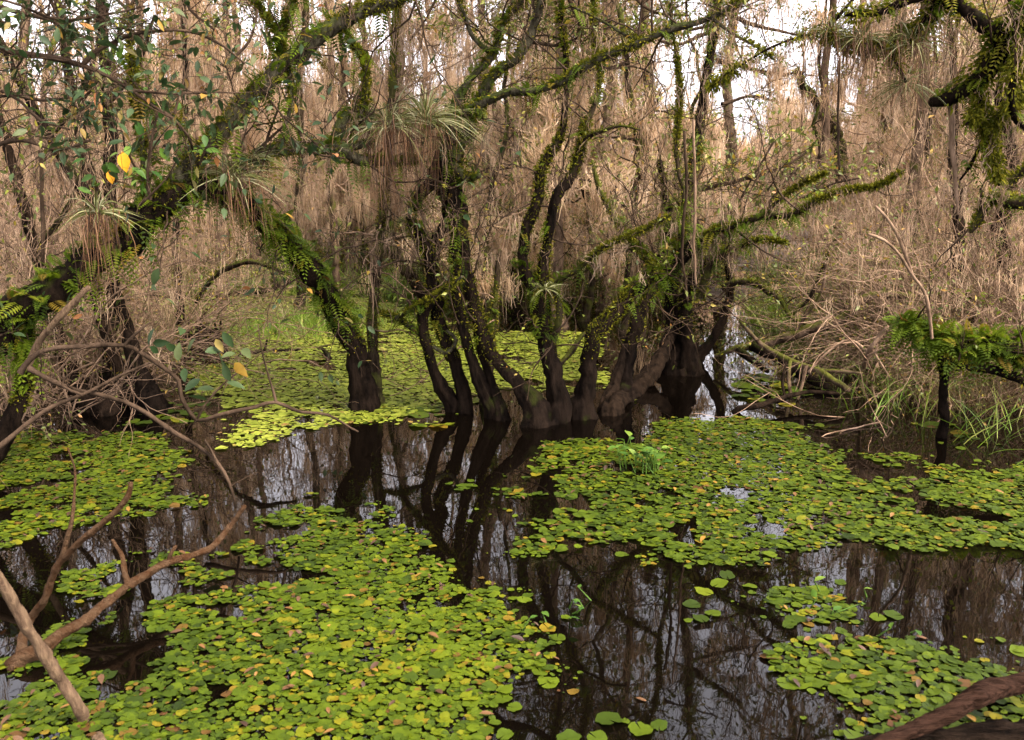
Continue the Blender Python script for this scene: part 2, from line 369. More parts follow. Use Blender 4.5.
def hero(name, label, cat, trunks, limbs, seed, bark='bark_dark', limb_bark=None, group=None, fern=0, fern_L=0.12, fern_limb=1.0, cushion=0,
         twig=2.0, twig_L=0.7, twig_lvl=2, twig_mat='twig_dark', leaf=0.0, leaf_L=0.04, leaf_mat='leaf_small', moss=0.0, moss_L=0.5, moss_mat='moss_near',
         ridges=7, t0=0.3, cushion_L=0.03, fat=0.9, big=False, root_parts=(), sink=0.6, tops=()):
    rng = np.random.default_rng(seed)
    paths = []
    gd = trunks[0][0] if trunks else limbs[0][0]
    bl = G(gd[0], gd[1]) if gd[2] == 'g' else P(gd[0], gd[1], gd[2])
    root = empty(name, bl, label, cat, group)
    gf = Geo(); gc = Geo(); gt = Geo(); gl = Geo(); gm = Geo(); tw = []
    for kind, lst in (('trunk', trunks), ('limb', limbs), ('root', root_parts)):
        for pa in lst:
            pts, rad = spl(pa, 0.045, 0.2, rng, sink if pa[0][2] == 'g' else 0)
            g = Geo()
            if kind != 'limb' and ridges:
                fl = np.clip(1 - (pts[:, 2]) / 0.55, 0, 1) if pa[0][2] == 'g' else np.zeros(len(pts))
                rad = rad * (1 + 0.28 * fl ** 2)
                g.tube(pts, rad, 20, ridges, 0.06 + 0.22 * fl, rng.uniform(0, 6), True, 0.075)
            else:
                g.tube(pts, rad, 11, 0, None, 0, True, 0.085)
            g.build(kind, M[bark if kind == 'trunk' else ('bark_root' if kind == 'root' else (limb_bark or bark))], root, bl)
            if kind == 'root': continue
            if fern: 
                hi = pts[:, 2] > 0.7
                if hi.sum() > 3: fern_on(gf, pts[hi], rad[hi], fern * (fern_limb if kind == 'limb' else 1), fern_L, rng, 0.6, 0.6, fern < 250)
            if cushion:
                hi = pts[:, 2] > 0.5
                if hi.sum() > 3: cushion_on(gc, pts[hi], rad[hi], cushion, rng, cushion_L, fat)
            seg = np.linalg.norm(np.diff(pts, axis=0), axis=1).sum()
            nt_ = int(seg * twig * (1 if kind == 'limb' else 0.6))
            for _ in range(nt_):
                f = rng.uniform(t0 if kind == 'trunk' else 0.05, 1); i = int(f * (len(pts) - 1))
                if pts[i, 2] < 0.5: continue
                o = rng.normal(0, 1, 3); o[2] += 0.35; o /= np.linalg.norm(o)
                sprout(gt, pts[i] + o * rad[i] * 0.6, o, twig_L * rng.uniform(0.5, 1.4), max(0.0035, min(rad[i] * 0.35, 0.009)), twig_lvl, tw, rng, 0.03)
            if moss:
                n = int(seg * moss); hi = np.where(pts[:, 2] > 1.4)[0]
                if len(hi) and n: hang_moss(gm, pts[rng.choice(hi, n)], 14, moss_L, 0.006, rng, 0.05, 0.01)
    n_top = len(tw)
    for (px, py, d, dirv, L, r, lvl, n) in tops:        # crowns that continue above
        for _ in range(n):
            dv = np.array(dirv, float) + rng.normal(0, 0.45, 3)
            sprout(gt, P(px, py, d), dv, L * rng.uniform(0.7, 1.2), r, lvl, tw, rng, 0.04, 0.16, (3, 5), 5, 0.8)
    gt.build('crown', M[twig_mat], root, bl)
    if leaf and tw:
        sel = [x for i, x in enumerate(tw) if x[2] == 0 and rng.uniform() < (max(leaf, .4) if i >= n_top else leaf)]
        if sel:
            p = np.array([x[0] for x in sel]); d = np.array([x[1] for x in sel]) + rng.normal(0, 0.6, (len(sel), 3))
            nup = np.array([0, 0, 1.0]) + rng.normal(0, 0.5, (len(sel), 3)); L = leaf_L * rng.uniform(0.6, 1.3, len(sel))
            gl.leaves(p, d, nup, L, L * 0.48, big, None, rng)
            gl.build('foliage', M[leaf_mat], root, bl)
    if moss and tw:
        zz = [x[0] for x in tw if rng.uniform() < 0.045 * moss / 3 and x[0][2] > 1.3]
        if zz: hang_moss(gm, zz, 10, moss_L, 0.005, rng, 0.035, 0.01)
    gm.build('hanging_moss', M[moss_mat], root, bl)
    gf.build('fern_growth', M['fern'], root, bl)
    gc.build('moss_growth', M['cushion'], root, bl)
    return root

# ================================================================== SETTING
def sm(x, a, b):
    t = np.clip((x - a) / (b - a), 0, 1); return t * t * (3 - 2 * t)
def ground_h(x, y):
    h = -0.55 + 0.9 * sm(y, 19, 27) + 0.5 * sm(np.abs(x), 14, 24)
    for cx, cy, rx, ry, hh in ((6.6, 10.2, 2.6, 2.4, 0.85), (-6.8, 11.0, 2.2, 2.6, 0.8), (5.6, 17.5, 4.0, 3.0, 0.68), (-6, 19.5, 5, 2.6, 0.66), (1.6, 19, 2.4, 1.6, 0.6)):
        h = h + hh * np.exp(-(((x - cx) / rx) ** 2 + ((y - cy) / ry) ** 2) ** 1.5)
    h = h + 0.05 * np.sin(x * 2.1 + y) * np.cos(y * 1.7 - x * 0.6) + 0.03 * np.sin(x * 5.3) * np.sin(y * 4.7)
    return h
def setting():
    n = 260
    u = np.linspace(-1, 1, n); xs = np.sign(u) * (np.abs(u) * 22 + 380 * np.abs(u) ** 6)
    w = np.linspace(0, 1, n); ys = -12 + w * 62 + 400 * w ** 7
    X, Y = np.meshgrid(xs, ys); Z = ground_h(X, Y)
    g = Geo(); i = np.arange(n - 1)[:, None] * n; j = np.arange(n - 1)[None]
    g.add(np.stack([X, Y, Z], -1), np.stack([i + j, i + j + 1, i + n + j + 1, i + n + j], -1).reshape(-1, 4))
    tag(g.build('ground', M['soil']), kind='structure')
    g = Geo(); g.add([[-400, -400, 0], [400, -400, 0], [400, 400, 0], [-400, 400, 0]], [[0, 1, 2, 3]])
    tag(g.build('water', M['water'], smooth=False), kind='structure')
setting()

# ================================================================== LILY PADS
def inpoly(px, py, poly):
    poly = np.array(poly, float); c = np.zeros(len(px), bool); j = len(poly) - 1
    for i in range(len(poly)):
        xi, yi = poly[i]; xj, yj = poly[j]
        if yi != yj:
            c ^= ((yi > py) != (yj > py)) & (px < (xj - xi) * (py - yi) / (yj - yi) + xi)
        j = i
    return c
def vnoise(x, y, s, seed):
    x = x * s + seed * 17.3; y = y * s - seed * 9.1
    xi = np.floor(x).astype(int); yi = np.floor(y).astype(int); fx = x - xi; fy = y - yi
    fx = fx * fx * (3 - 2 * fx); fy = fy * fy * (3 - 2 * fy)
    def h(a, b):
        q = np.sin(a * 127.1 + b * 311.7 + seed) * 43758.5453; return q - np.floor(q)
    return (h(xi, yi) * (1 - fx) + h(xi + 1, yi) * fx) * (1 - fy) + (h(xi, yi + 1) * (1 - fx) + h(xi + 1, yi + 1) * fx) * fy
# (mask polygon in the photograph traced onto the water, pad spacing, radius, density, kind)
RAFTS = {
 'near': ([(-160, 655), (0, 655), (30, 640), (60, 590), (70, 575), (150, 560), (235, 545), (245, 522), (300, 508), (345, 500), (376, 505), (352, 525), (395, 540), (432, 546), (438, 572), (490, 592), (530, 605), (555, 635), (545, 665), (522, 700), (530, 790), (-160, 790)], 0.0252, 0.0165, 0.8),
 'left': ([(-160, 430), (60, 433), (110, 430), (160, 442), (188, 465), (165, 488), (205, 492), (195, 501), (140, 506), (110, 517), (60, 535), (0, 555), (-160, 570)], 0.0285, 0.0175, 0.88),
 'right': ([(495, 505), (520, 470), (545, 447), (600, 440), (650, 432), (690, 418), (760, 416), (800, 440), (850, 462), (930, 462), (1180, 452), (1180, 550), (985, 546), (900, 538), (820, 526), (770, 547), (700, 550), (660, 562), (640, 545), (590, 540), (540, 557), (505, 548), (520, 530), (488, 512)], 0.0285, 0.0185, 0.77),
 'patch': ([(722, 590), (760, 578), (805, 582), (850, 597), (892, 612), (850, 622), (835, 640), (780, 636), (740, 628), (735, 612)], 0.041, 0.0245, 0.78),
 'corner': ([(812, 672), (850, 650), (930, 656), (965, 668), (1000, 655), (1180, 648), (1180, 790), (870, 790), (860, 735), (815, 700)], 0.0305, 0.0205, 0.78),
 'sprinkle': ([(430, 482), (500, 478), (505, 492), (440, 494)], 0.07, 0.042, 0.6),
 'speck': ([(615, 548), (650, 552), (660, 575), (628, 575)], 0.07, 0.036, 0.5),
 'dusk': ([(690, 372), (745, 370), (790, 378), (795, 398), (730, 402)], 0.09, 0.05, 0.55),
 'reed': ([(908, 425), (960, 428), (1000, 440), (940, 445)], 0.08, 0.045, 0.5),
 'shade': ([(130, 408), (175, 405), (215, 414), (190, 424), (135, 425)], 0.075, 0.042, 0.6),
 'edge': ([(330, 412), (450, 400), (445, 418), (400, 428), (340, 428)], 0.075, 0.042, 0.6),
}
FAR = {
 'mat': ([(195, 395), (180, 380), (205, 335), (215, 310), (300, 300), (345, 296), (440, 315), (455, 370), (450, 402), (400, 421), (330, 430), (270, 446), (235, 440), (225, 425), (262, 415), (210, 405)], 0.042, 0.024, 0.98),
 'back': ([(430, 330), (600, 335), (600, 398), (520, 392), (480, 396), (440, 400)], 0.045, 0.026, 0.95),
 'lane': ([(150, 285), (350, 290), (345, 305), (210, 316), (140, 310)], 0.1, 0.05, 0.8),
 'glade': ([(770, 262), (900, 258), (905, 285), (780, 292)], 0.12, 0.06, 0.85),
}
def scatter(spec, seed):
    poly, sp, rad, dens = spec
    rng = np.random.default_rng(seed)
    w = np.array([G(x, max(y, 215))[:2] for x, y in poly]); lo = w.min(0) - 0.1; hi = w.max(0) + 0.1
    gx = np.arange(lo[0], hi[0], sp); gy = np.arange(lo[1], hi[1], sp * 0.9)
    X, Y = np.meshgrid(gx, gy); X = X + (np.arange(len(gy)) % 2)[:, None] * sp * 0.5
    X = X.ravel() + rng.normal(0, sp * 0.28, X.size); Y = Y.ravel() + rng.normal(0, sp * 0.28, Y.size)
    # ragged raft edges
    jx = X + (vnoise(X, Y, 2.3, 3) - 0.5) * 0.5 + (vnoise(X, Y, 7, 5) - 0.5) * 0.25 + rng.normal(0, 0.05, X.size)
    jy = Y + (vnoise(X, Y, 2.3, 4) - 0.5) * 0.5 + (vnoise(X, Y, 7, 6) - 0.5) * 0.25 + rng.normal(0, 0.05, X.size)
    px, py, f = project(np.stack([jx, jy, np.zeros_like(X)], -1))
    ok = inpoly(px, py, poly)
    hole = vnoise(X, Y, 1.6, 9) * 0.4 + vnoise(X, Y, 4.5, 11) * 0.35 + vnoise(X, Y, 11, 13) * 0.25
    ok &= (hole < 0.36 + dens * 0.33) & (rng.uniform(0, 1, X.size) < dens + 0.05)
    X, Y = X[ok], Y[ok]
    rr = rad * np.clip(rng.lognormal(0, 0.42, len(X)), 0.4, 2.4)
    return X, Y, rr
def pad_geo(g, x, y, z, r, rot, tilt, tone, k=11, rng=R):
    """round notched floating leaves, one fan each"""
    N = len(x)
    th = np.linspace(0.09, 2 * math.pi - 0.09, k)[None] + np.zeros((N, 1))
    ru = r[:, None] * (1 + rng.normal(0, 0.05, (N, k)) + 0.05 * np.sin(5 * th + rng.uniform(0, 6, (N, 1))))
    lx = ru * np.cos(th); ly = ru * np.sin(th) * rng.uniform(0.86, 1.0, (N, 1))
    lz = 0.09 * ru * np.sin(2 * th + rng.uniform(0, 6, (N, 1))) + rng.normal(0, 0.02, (N, k)) * r[:, None]
    lz = lz + tilt[:, :1] * lx + tilt[:, 1:] * ly
    c, s = np.cos(rot)[:, None], np.sin(rot)[:, None]
    V = np.zeros((N, k + 1, 3))
    V[:, 0] = np.stack([x, y, z - 0.06 * r], -1)
    V[:, 1:, 0] = x[:, None] + c * lx - s * ly; V[:, 1:, 1] = y[:, None] + s * lx + c * ly; V[:, 1:, 2] = np.maximum(z[:, None] + lz, 0.002)
    j = np.arange(1, k)
    t = np.stack([np.zeros(k - 1, int), j, j + 1], -1)
    t = (t[None] + (np.arange(N) * (k + 1))[:, None, None]).reshape(-1, 3)
    g.add(V.reshape(-1, 3), None, t, np.repeat(tone, k + 1))
def lily():
    rng = np.random.default_rng(21)
    xs, ys, rs, nm = [], [], [], []
    for k, (n, sp) in enumerate(RAFTS.items()):
        x, y, r = scatter(sp, 100 + k); xs.append(x); ys.append(y); rs.append(r); nm += [n] * len(x)
    iso = [(609, 720, .055), (641, 730, .05), (659, 726, .034), (569, 739, .045), (597, 739, .04), (625, 722, .02), (692, 605, .045), (701, 619, .042), (688, 621, .022), (713, 614, .042), (704, 592, .048),
           (719, 584, .05), (727, 576, .045), (750, 587, .04), (540, 672, .04), (548, 683, .045), (550, 656, .03), (528, 596, .03), (566, 618, .028), (548, 629, .04), (893, 616, .045), (840, 583, .03), (818, 667, .04), (533, 664, .05), (1022, 652, .05)]
    xs.append([G(a, b)[0] for a, b, c in iso]); ys.append([G(a, b)[1] for a, b, c in iso]); rs.append([c for a, b, c in iso]); nm += ['lone'] * len(iso)
    x = np.concatenate(xs); y = np.concatenate(ys); r = np.concatenate(rs); nm = np.array(nm); N = len(x)
    z = 0.005 + rng.uniform(0, 1, N) ** 2 * 0.013 * np.isin(nm, ['near', 'left', 'right', 'corner'])
    rot = rng.uniform(0, 2 * math.pi, N); tilt = rng.normal(0, 0.09, (N, 2))
    tone = np.clip(rng.normal(0.5, 0.18, N) + 0.3 * (vnoise(x, y, 0.9, 31) - 0.5) + 0.16 * (vnoise(x, y, 3.5, 33) - 0.5), 0, 0.92)
    dec = rng.uniform(0, 1, N); tone = np.where(dec < 0.075, rng.uniform(0.9, 1, N), tone)
    px, py, f = project(np.stack([x, y, z], -1))
    inside = (px > 4) & (px < 1020) & (py < 738) & (py > 0)
    score = np.where(inside, r / f, 0) + np.where(nm == 'lone', 1, 0)
    order = np.argsort(-score); ind = order[:300]; rest = order[300:]
    g = Geo(); pad_geo(g, x[rest], y[rest], z[rest], r[rest], rot[rest], tilt[rest], tone[rest], 10, rng)
    tag(g.build('lily_pad_raft', M['pad'], smooth=False), 'bright green rafts of small round lily pads covering the dark pond', 'lily pads', kind='stuff')
    where = {'near': 'the dense raft at the lower left of the pond', 'left': 'the raft under the arching tree', 'right': 'the wide raft in front of the middle trees', 'patch': 'the small patch in open dark water',
             'corner': 'the raft beside the fallen log at lower right', 'lone': 'open dark water away from the rafts'}
    for q in ind:
        t = tone[q]
        colr = 'deep green' if t < 0.42 else 'lime green' if t < 0.62 else 'yellow green' if t < 0.93 else 'browning'
        size = 'large' if r[q] > 0.039 else 'medium' if r[q] > 0.03 else 'small'
        g = Geo(); a1 = np.array([q]); pad_geo(g, x[a1], y[a1], z[a1], r[a1], rot[a1], tilt[a1], tone[a1], 20, rng)
        o = g.build('lily_pad', M['pad'], None, (x[q], y[q], 0), smooth=True); o.location = (float(x[q]), float(y[q]), 0)
        w = where.get(nm[q], 'the raft in front of the middle trees')
        tag(o, f'{size} {colr} lily pad in {w}', 'lily pad', f'{size} {colr} lily pads in {w}')
    # far mats
    g = Geo()
    for k, (n, sp) in enumerate(FAR.items()):
        X, Y, rr = scatter(sp, 300 + k); n_ = len(X)
        to = np.clip(rng.normal(0.5, 0.2, n_) + 0.35 * (vnoise(X, Y, 0.7, 41) - 0.5), 0, 1)
        pad_geo(g, X, Y, 0.004 + rng.uniform(0, 0.012, n_), rr, rng.uniform(0, 6.28, n_), rng.normal(0, 0.06, (n_, 2)), to, 7, rng)
    tag(g.build('floating_plant_mat', M['pad_far'], smooth=False), 'pale olive mat of floating leaves on the far water behind the trunks', 'floating plants', kind='stuff')
    # tiny floating plants filling the water between the pads
    g = Geo()
    for k, n in enumerate(('near', 'left', 'right', 'corner', 'patch')):
        poly, sp, rad, dens = RAFTS[n]; X, Y, rr = scatter((poly, 0.034 if n in ('near', 'corner') else 0.038, 0.006, dens + .02), 500 + k); n_ = len(X)
        pad_geo(g, X, Y, 0.003 + rng.uniform(0, .003, n_), rr, rng.uniform(0, 6.28, n_), rng.normal(0, .05, (n_, 2)), np.clip(rng.normal(.45, .35, n_), 0, 1), 6, rng)
    tag(g.build('duckweed', M['pad'], smooth=False), 'tiny floating plants and specks filling the water between the lily pads', 'duckweed', kind='stuff')
    # fallen leaves lying on the rafts
    sel = rest[(rng.uniform(0, 1, len(rest)) < 0.028) & (nm[rest] != 'lone')]; n_ = len(sel)
    d = np.stack([rng.normal(0, 1, n_), rng.normal(0, 1, n_), rng.normal(0, 0.1, n_)], -1)
    g = Geo(); L = rng.uniform(0.02, 0.07, n_)
    g.leaves(np.stack([x[sel], y[sel], z[sel] + 0.012], -1), d, np.array([0, 0, 1.0]) + rng.normal(0, 0.15, (n_, 3)), L, L * 0.42, True, None, rng)
    tag(g.build('leaf_litter', M['litter']), 'brown and yellow fallen leaves scattered over the lily pad rafts', 'leaf litter', kind='stuff')
    for (a, b, L, lab) in ((922, 637, 0.075, 'orange brown fallen leaf floating on dark water at right'), (642, 699, 0.055, 'pale tan fallen leaf floating on dark water in the middle'), (556, 658, 0.035, 'small orange leaf floating at the right edge of the big raft')):
        p = G(a, b); g = Geo(); g.leaves(np.array([[-L / 2, 0, 0.006]]), np.array([[1, -0.35, 0.02]]), np.array([[0, 0.1, 1.0]]), [L], [L * 0.4], True, np.array([0.6]))
        o = g.build('fallen_leaf', M['litter']); o.location = p; tag(o, lab, 'leaf')
lily()
print('pads', round(time.time() - T0, 1))
# ================================================================== NEAR TREES (traced)
hero('arching_tree', 'thick fern-covered tree arching over the pond at left and standing on two legs', 'tree',
     trunks=[[(-90, 486, 'g', 46), (-60, 420, None, 40), (-28, 360, 6.1, 37), (0, 331, None, 34), (25, 306, None, 33), (57, 286, 6.2, 31), (80, 269, None, 30), (100, 256, None, 30), (125, 239, 6.4, 29), (150, 213, None, 29), (180, 190, 6.6, 27), (215, 186, 6.8, 24), (250, 209, 7.1, 21), (276, 231, 7.4, 20), (291, 249, None, 21), (311, 270, 7.8, 22), (328, 295, None, 23), (341, 320, 8.1, 23), (353, 345, None, 21), (359, 372, None, 21), (364, 408, 8.2, 25), (365, 440, 8.2, 26)],
             [(-25, 478, 'g', 24), (0, 441, None, 20), (20, 398, None, 15), (25, 372, None, 10), (27, 335, None, 8), (30, 306, 6.15, 9)]],
     limbs=[[(172, 190, 6.6, 24), (195, 160, None, 19), (210, 145, None, 18), (225, 125, None, 17), (245, 102, 6.6, 17), (261, 88, None, 17), (283, 65, None, 17), (306, 47, 6.7, 16), (331, 29, None, 16), (356, 15, None, 15), (381, 5, None, 14), (403, -3, 6.8, 13), (450, -28, 6.9, 11), (500, -80, 7.0, 8), (540, -150, 7.0, 4)],
            [(215, 186, 6.8, 14), (246, 164, None, 13), (274, 152, None, 12), (310, 145, 7.2, 12), (338, 150, None, 12), (361, 160, 7.4, 12), (385, 162, 7.6, 10), (420, 160, 7.8, 6)],
            [(330, 150, 7.3, 12), (334, 143, None, 11), (343, 122, None, 11), (356, 112, None, 10), (374, 117, 7.5, 8)],
            [(338, 149, 7.3, 8), (352, 147, None, 8), (370, 141, 7.5, 7)],
            [(283, 68, 6.7, 7), (281, 40, None, 5), (288, 18, None, 4), (298, -12, None, 3), (306, -45, 6.6, 2)],
            [(286, 62, 6.7, 5), (275, 30, None, 4), (262, 12, None, 3), (250, -8, None, 2)],
            [(290, 70, 6.7, 6), (291, 88, None, 5), (290, 108, None, 4), (284, 130, None, 3)],
            [(148, 205, 6.5, 10), (146, 172, None, 8), (142, 140, None, 7), (136, 105, 6.4, 6), (132, 60, None, 5), (128, 10, None, 3)],
            [(192, 163, 6.6, 5), (188, 143, None, 4), (178, 124, None, 3.5), (165, 112, None, 3), (140, 100, None, 2)],
            [(358, 118, 7.4, 7), (365, 95, None, 6), (364, 60, None, 5), (350, 40, None, 4), (340, 18, None, 3)]],
     seed=1, bark='bark_dark', limb_bark='bark_lichen', fern=300, fern_limb=.18, fern_L=0.17, cushion=1300, twig=3.4, twig_L=0.7, twig_lvl=2, leaf=0.28, leaf_L=0.075, leaf_mat='leaf_dark', moss=1.2, moss_L=0.45,
     ridges=6, big=True, tops=[(540, -150, 7.0, (0.5, 0, 1), 2.0, .02, 3, 5), (306, -45, 6.6, (0, 0, 1), 1.4, .012, 3, 3), (128, 10, 6.4, (-.2, 0, 1), 1.4, .012, 3, 3)])

hero('multi_stem_tree', 'dark tangled tree of several crossing stems rising from the water in the centre', 'tree',
     trunks=[[(454, 411, 'g', 13), (441, 388, None, 12), (433, 366, None, 11), (427, 345, 8.0, 10), (422, 325, None, 10), (426, 305, None, 11), (431, 284, None, 13), (431, 262, 8.0, 13), (425, 246, None, 13), (415, 230, None, 11), (411, 213, None, 11), (421, 195, None, 11), (433, 178, 7.9, 13), (442, 155, 7.9, 16)],
             [(466, 412, 'g', 13), (460, 380, None, 12), (453, 356, None, 12), (445, 338, 8.1, 13), (438, 322, None, 13), (438, 303, None, 12), (433, 285, None, 11), (436, 242, 8.1, 12), (446, 224, None, 11), (447, 205, None, 10), (441, 187, None, 10), (447, 160, 8.0, 12)],
             [(494, 417, 'g', 14), (487, 400, None, 12), (478, 380, None, 11), (470, 358, None, 10), (463, 328, 7.9, 10), (457, 296, None, 10), (456, 270, None, 9), (453, 252, None, 9), (457, 230, None, 11), (456, 208, 7.9, 12), (451, 185, None, 14), (448, 150, 7.9, 17), (452, 128, 7.9, 15)],
             [(539, 424, 'g', 24), (530, 402, None, 17), (517, 384, None, 13), (503, 367, None, 12), (488, 348, None, 13), (478, 322, 7.9, 14), (471, 296, None, 13), (466, 268, None, 12), (463, 246, None, 11), (461, 226, None, 13), (458, 203, 8.0, 14), (456, 182, None, 15), (452, 155, 7.95, 17)],
             [(500, 419, 'g', 12), (497, 400, None, 9), (490, 378, None, 8), (483, 355, None, 8), (477, 330, 8.05, 8)]],
     limbs=[[(450, 158, 7.9, 16), (459, 148, None, 13), (468, 130, 7.9, 11), (476, 112, None, 11), (488, 82, 7.8, 10), (501, 70, None, 10), (516, 60, None, 10), (532, 32, 7.7, 9), (542, 0, None, 8), (556, -50, 7.6, 6), (566, -110, 7.6, 4)],
            [(430, 123, 7.8, 11), (447, 120, None, 11), (468, 110, 7.6, 11), (488, 100, None, 10), (512, 92, 7.4, 9), (532, 91, None, 8.5), (552, 86, None, 8), (570, 76, 7.2, 8), (594, 62, None, 8), (620, 51, None, 7.5), (644, 41, 7.0, 7), (667, 31, None, 7), (692, 24, None, 6), (712, 17, 6.9, 5), (730, 6, None, 4), (750, -14, 6.8, 3)],
            [(452, 130, 7.9, 13), (455, 105, None, 11), (470, 80, None, 8), (494, 54, 8.0, 6), (502, 25, None, 6), (523, 0, None, 5), (545, -35, 8, 3)],
            [(430, 345, 8.0, 6), (415, 330, None, 5), (396, 318, None, 5), (378, 312, 8.4, 3)],
            [(396, 318, 8.2, 5), (420, 305, None, 4), (445, 290, 7.6, 4), (462, 277, 7.4, 3)],
            [(428, 344, 8.0, 5), (447, 352, None, 5), (456, 340, None, 4), (446, 330, None, 3)],
            [(448, 160, 7.9, 9), (466, 178, None, 8), (480, 176, 7.7, 5)],
            [(494, 54, 8.0, 6), (475, 40, None, 5), (466, 20, None, 4), (455, -10, None, 3)],
            [(712, 18, 6.9, 4), (728, 30, None, 3), (752, 44, None, 2.5), (775, 60, 6.7, 2)],
            [(644, 41, 7.0, 4), (628, 36, None, 3), (600, 20, None, 2.5), (570, 5, 7.2, 2)]],
     seed=2, bark='bark_dark', limb_bark='bark_lichen', fern=85, fern_L=0.13, cushion=800, twig=3.6, twig_L=0.75, twig_lvl=2, leaf=0.24, leaf_L=0.05, moss=1.4, moss_L=0.5, ridges=7,
     tops=[(566, -110, 7.6, (0.2, 0, 1), 2.0, .02, 3, 6), (545, -35, 8, (0.2, .3, 1), 1.7, .012, 3, 4), (455, -10, 8, (-.2, .2, 1), 1.4, .01, 3, 3), (750, -14, 6.8, (.8, 0, .5), 1.3, .01, 3, 2)])

hero('forked_tree', 'straight dark trunk forking into two upright stems just right of the tangled middle tree', 'tree',
     trunks=[[(559, 421, 'g', 24), (558, 392, None, 19), (553, 370, None, 18), (547, 347, 7.8, 18), (543, 327, None, 19), (541, 305, None, 18), (541, 285, 7.8, 15), (545, 256, None, 11), (549, 230, None, 10), (554, 205, 7.8, 10), (562, 188, None, 10), (572, 174, None, 10), (579, 153, 7.9, 10), (583, 138, None, 9), (588, 118, 8.0, 7)],
             [(540, 290, 7.8, 14), (528, 278, None, 12), (523, 258, None, 11), (524, 236, 7.8, 11), (533, 213, None, 11), (539, 194, None, 10), (540, 174, 7.9, 10), (547, 158, None, 9), (556, 146, None, 8), (562, 130, 8.0, 7), (566, 90, None, 6), (566, 56, 8.1, 6), (560, 10, None, 5), (556, -60, 8.2, 4)]],
     limbs=[[(551, 345, 7.8, 9), (557, 325, None, 8), (560, 310, None, 7), (556, 295, 7.7, 6), (550, 280, None, 4)],
            [(588, 120, 8.0, 6), (596, 100, None, 5), (600, 70, None, 4), (594, 40, 8.1, 3), (594, -12, 8.1, 3)],
            [(582, 140, 7.9, 6), (600, 132, None, 4), (620, 126, None, 3), (640, 130, 7.6, 2)],
            [(543, 290, 7.8, 7), (560, 280, None, 6), (580, 268, None, 5), (600, 250, 7.4, 4), (632, 235, None, 3.5), (660, 222, None, 3), (672, 213, 7.2, 2)]],
     seed=3, bark='bark_dark', limb_bark='bark_mossy', fern=80, fern_L=0.13, cushion=950, twig=4, twig_L=0.75, leaf=0.3, leaf_L=0.045, moss=3, moss_L=0.5,
     tops=[(556, -60, 8.2, (0, .2, 1), 1.9, .014, 3, 5), (594, -10, 8.1, (.1, .2, 1), 1.6, .01, 3, 4)])

hero('leaning_tree', 'mossy tree leaning to the right with one long branch bending over the fallen limbs', 'tree',
     trunks=[[(581, 417, 'g', 22), (584, 393, None, 17), (589, 370, None, 16), (593, 345, 7.9, 16), (597, 330, None, 15), (611, 318, 8.0, 15), (625, 300, None, 14), (640, 284, 8.1, 14), (657, 275, None, 15), (674, 264, 8.2, 15), (688, 251, None, 13), (700, 243, 8.1, 12), (710, 236, None, 11)]],
     limbs=[[(706, 240, 8.1, 10), (715, 231, None, 8), (737, 225, 7.9, 7), (762, 217, None, 7), (795, 214, 7.6, 6), (818, 200, None, 5), (850, 190, 7.4, 4), (876, 187, None, 3), (905, 170, 7.2, 2)],
            [(700, 297, 8.3, 9), (706, 275, None, 9), (719, 256, None, 8), (737, 247, 8.1, 6), (760, 240, None, 4), (790, 244, 7.9, 3)],
            [(657, 275, 8.1, 8), (648, 258, None, 7), (630, 240, None, 6), (614, 215, 8.3, 6), (600, 190, None, 5), (592, 160, 8.4, 4)],
            [(762, 217, 7.8, 4), (775, 203, None, 4), (800, 185, None, 3), (830, 172, 7.5, 2)],
            [(674, 264, 8.2, 8), (680, 240, None, 6), (684, 200, None, 5), (676, 150, 8.3, 4), (680, 90, None, 3), (672, 20, 8.4, 3), (672, -22, 8.4, 3)]],
     seed=4, bark='bark_dark', limb_bark='bark_mossy', fern=130, fern_L=0.14, cushion=1500, twig=4.6, twig_L=0.8, leaf=0.32, leaf_L=0.05, moss=4, moss_L=0.55,
     tops=[(672, -20, 8.4, (0, .2, 1), 1.8, .012, 3, 5)])

hero('rooted_tree', 'broad dark fern-draped trunk with arched bare roots standing behind the leaning tree', 'tree',
     trunks=[[(680, 372, 'g', 30), (679, 350, None, 27), (676, 325, 10.0, 20), (672, 290, None, 15), (674, 265, 10.0, 13), (682, 235, None, 12), (690, 200, 10.1, 11), (696, 150, None, 10), (704, 90, 10.2, 9), (716, 20, None, 8), (722, -60, 10.2, 6)],
             [(690, 374, 'g', 18), (688, 345, None, 15), (685, 300, 9.8, 12), (695, 277, None, 10), (707, 262, 9.6, 8), (724, 250, None, 6)],
             [(618, 400, 'g', 22), (622, 380, None, 17), (628, 355, 8.7, 15), (636, 325, None, 14), (646, 300, 8.9, 12), (655, 285, None, 10), (662, 260, 9.2, 9), (668, 215, None, 8), (660, 160, 9.4, 6)]],
     limbs=[[(716, 20, 10.2, 6), (745, 0, None, 5), (780, -20, 10.0, 4)], [(672, 300, 10, 8), (660, 275, None, 6), (640, 255, None, 5), (622, 246, 9.8, 4)]],
     root_parts=[[(612, 413, 'g', 17), (622, 400, None, 14), (637, 388, 8.9, 13), (652, 372, None, 13), (664, 352, 9.6, 12), (672, 332, 9.9, 10)], [(606, 411, 'g', 12), (612, 390, None, 10), (620, 366, 8.6, 9), (626, 345, 8.7, 8)]],
     seed=5, bark='bark_dark', limb_bark='bark_mossy', fern=110, fern_L=0.15, cushion=520, twig=3.6, twig_L=0.8, leaf=0.36, leaf_L=0.05, moss=5, moss_L=0.7,
     tops=[(722, -60, 10.2, (0, .2, 1), 1.8, .018, 3, 2)])

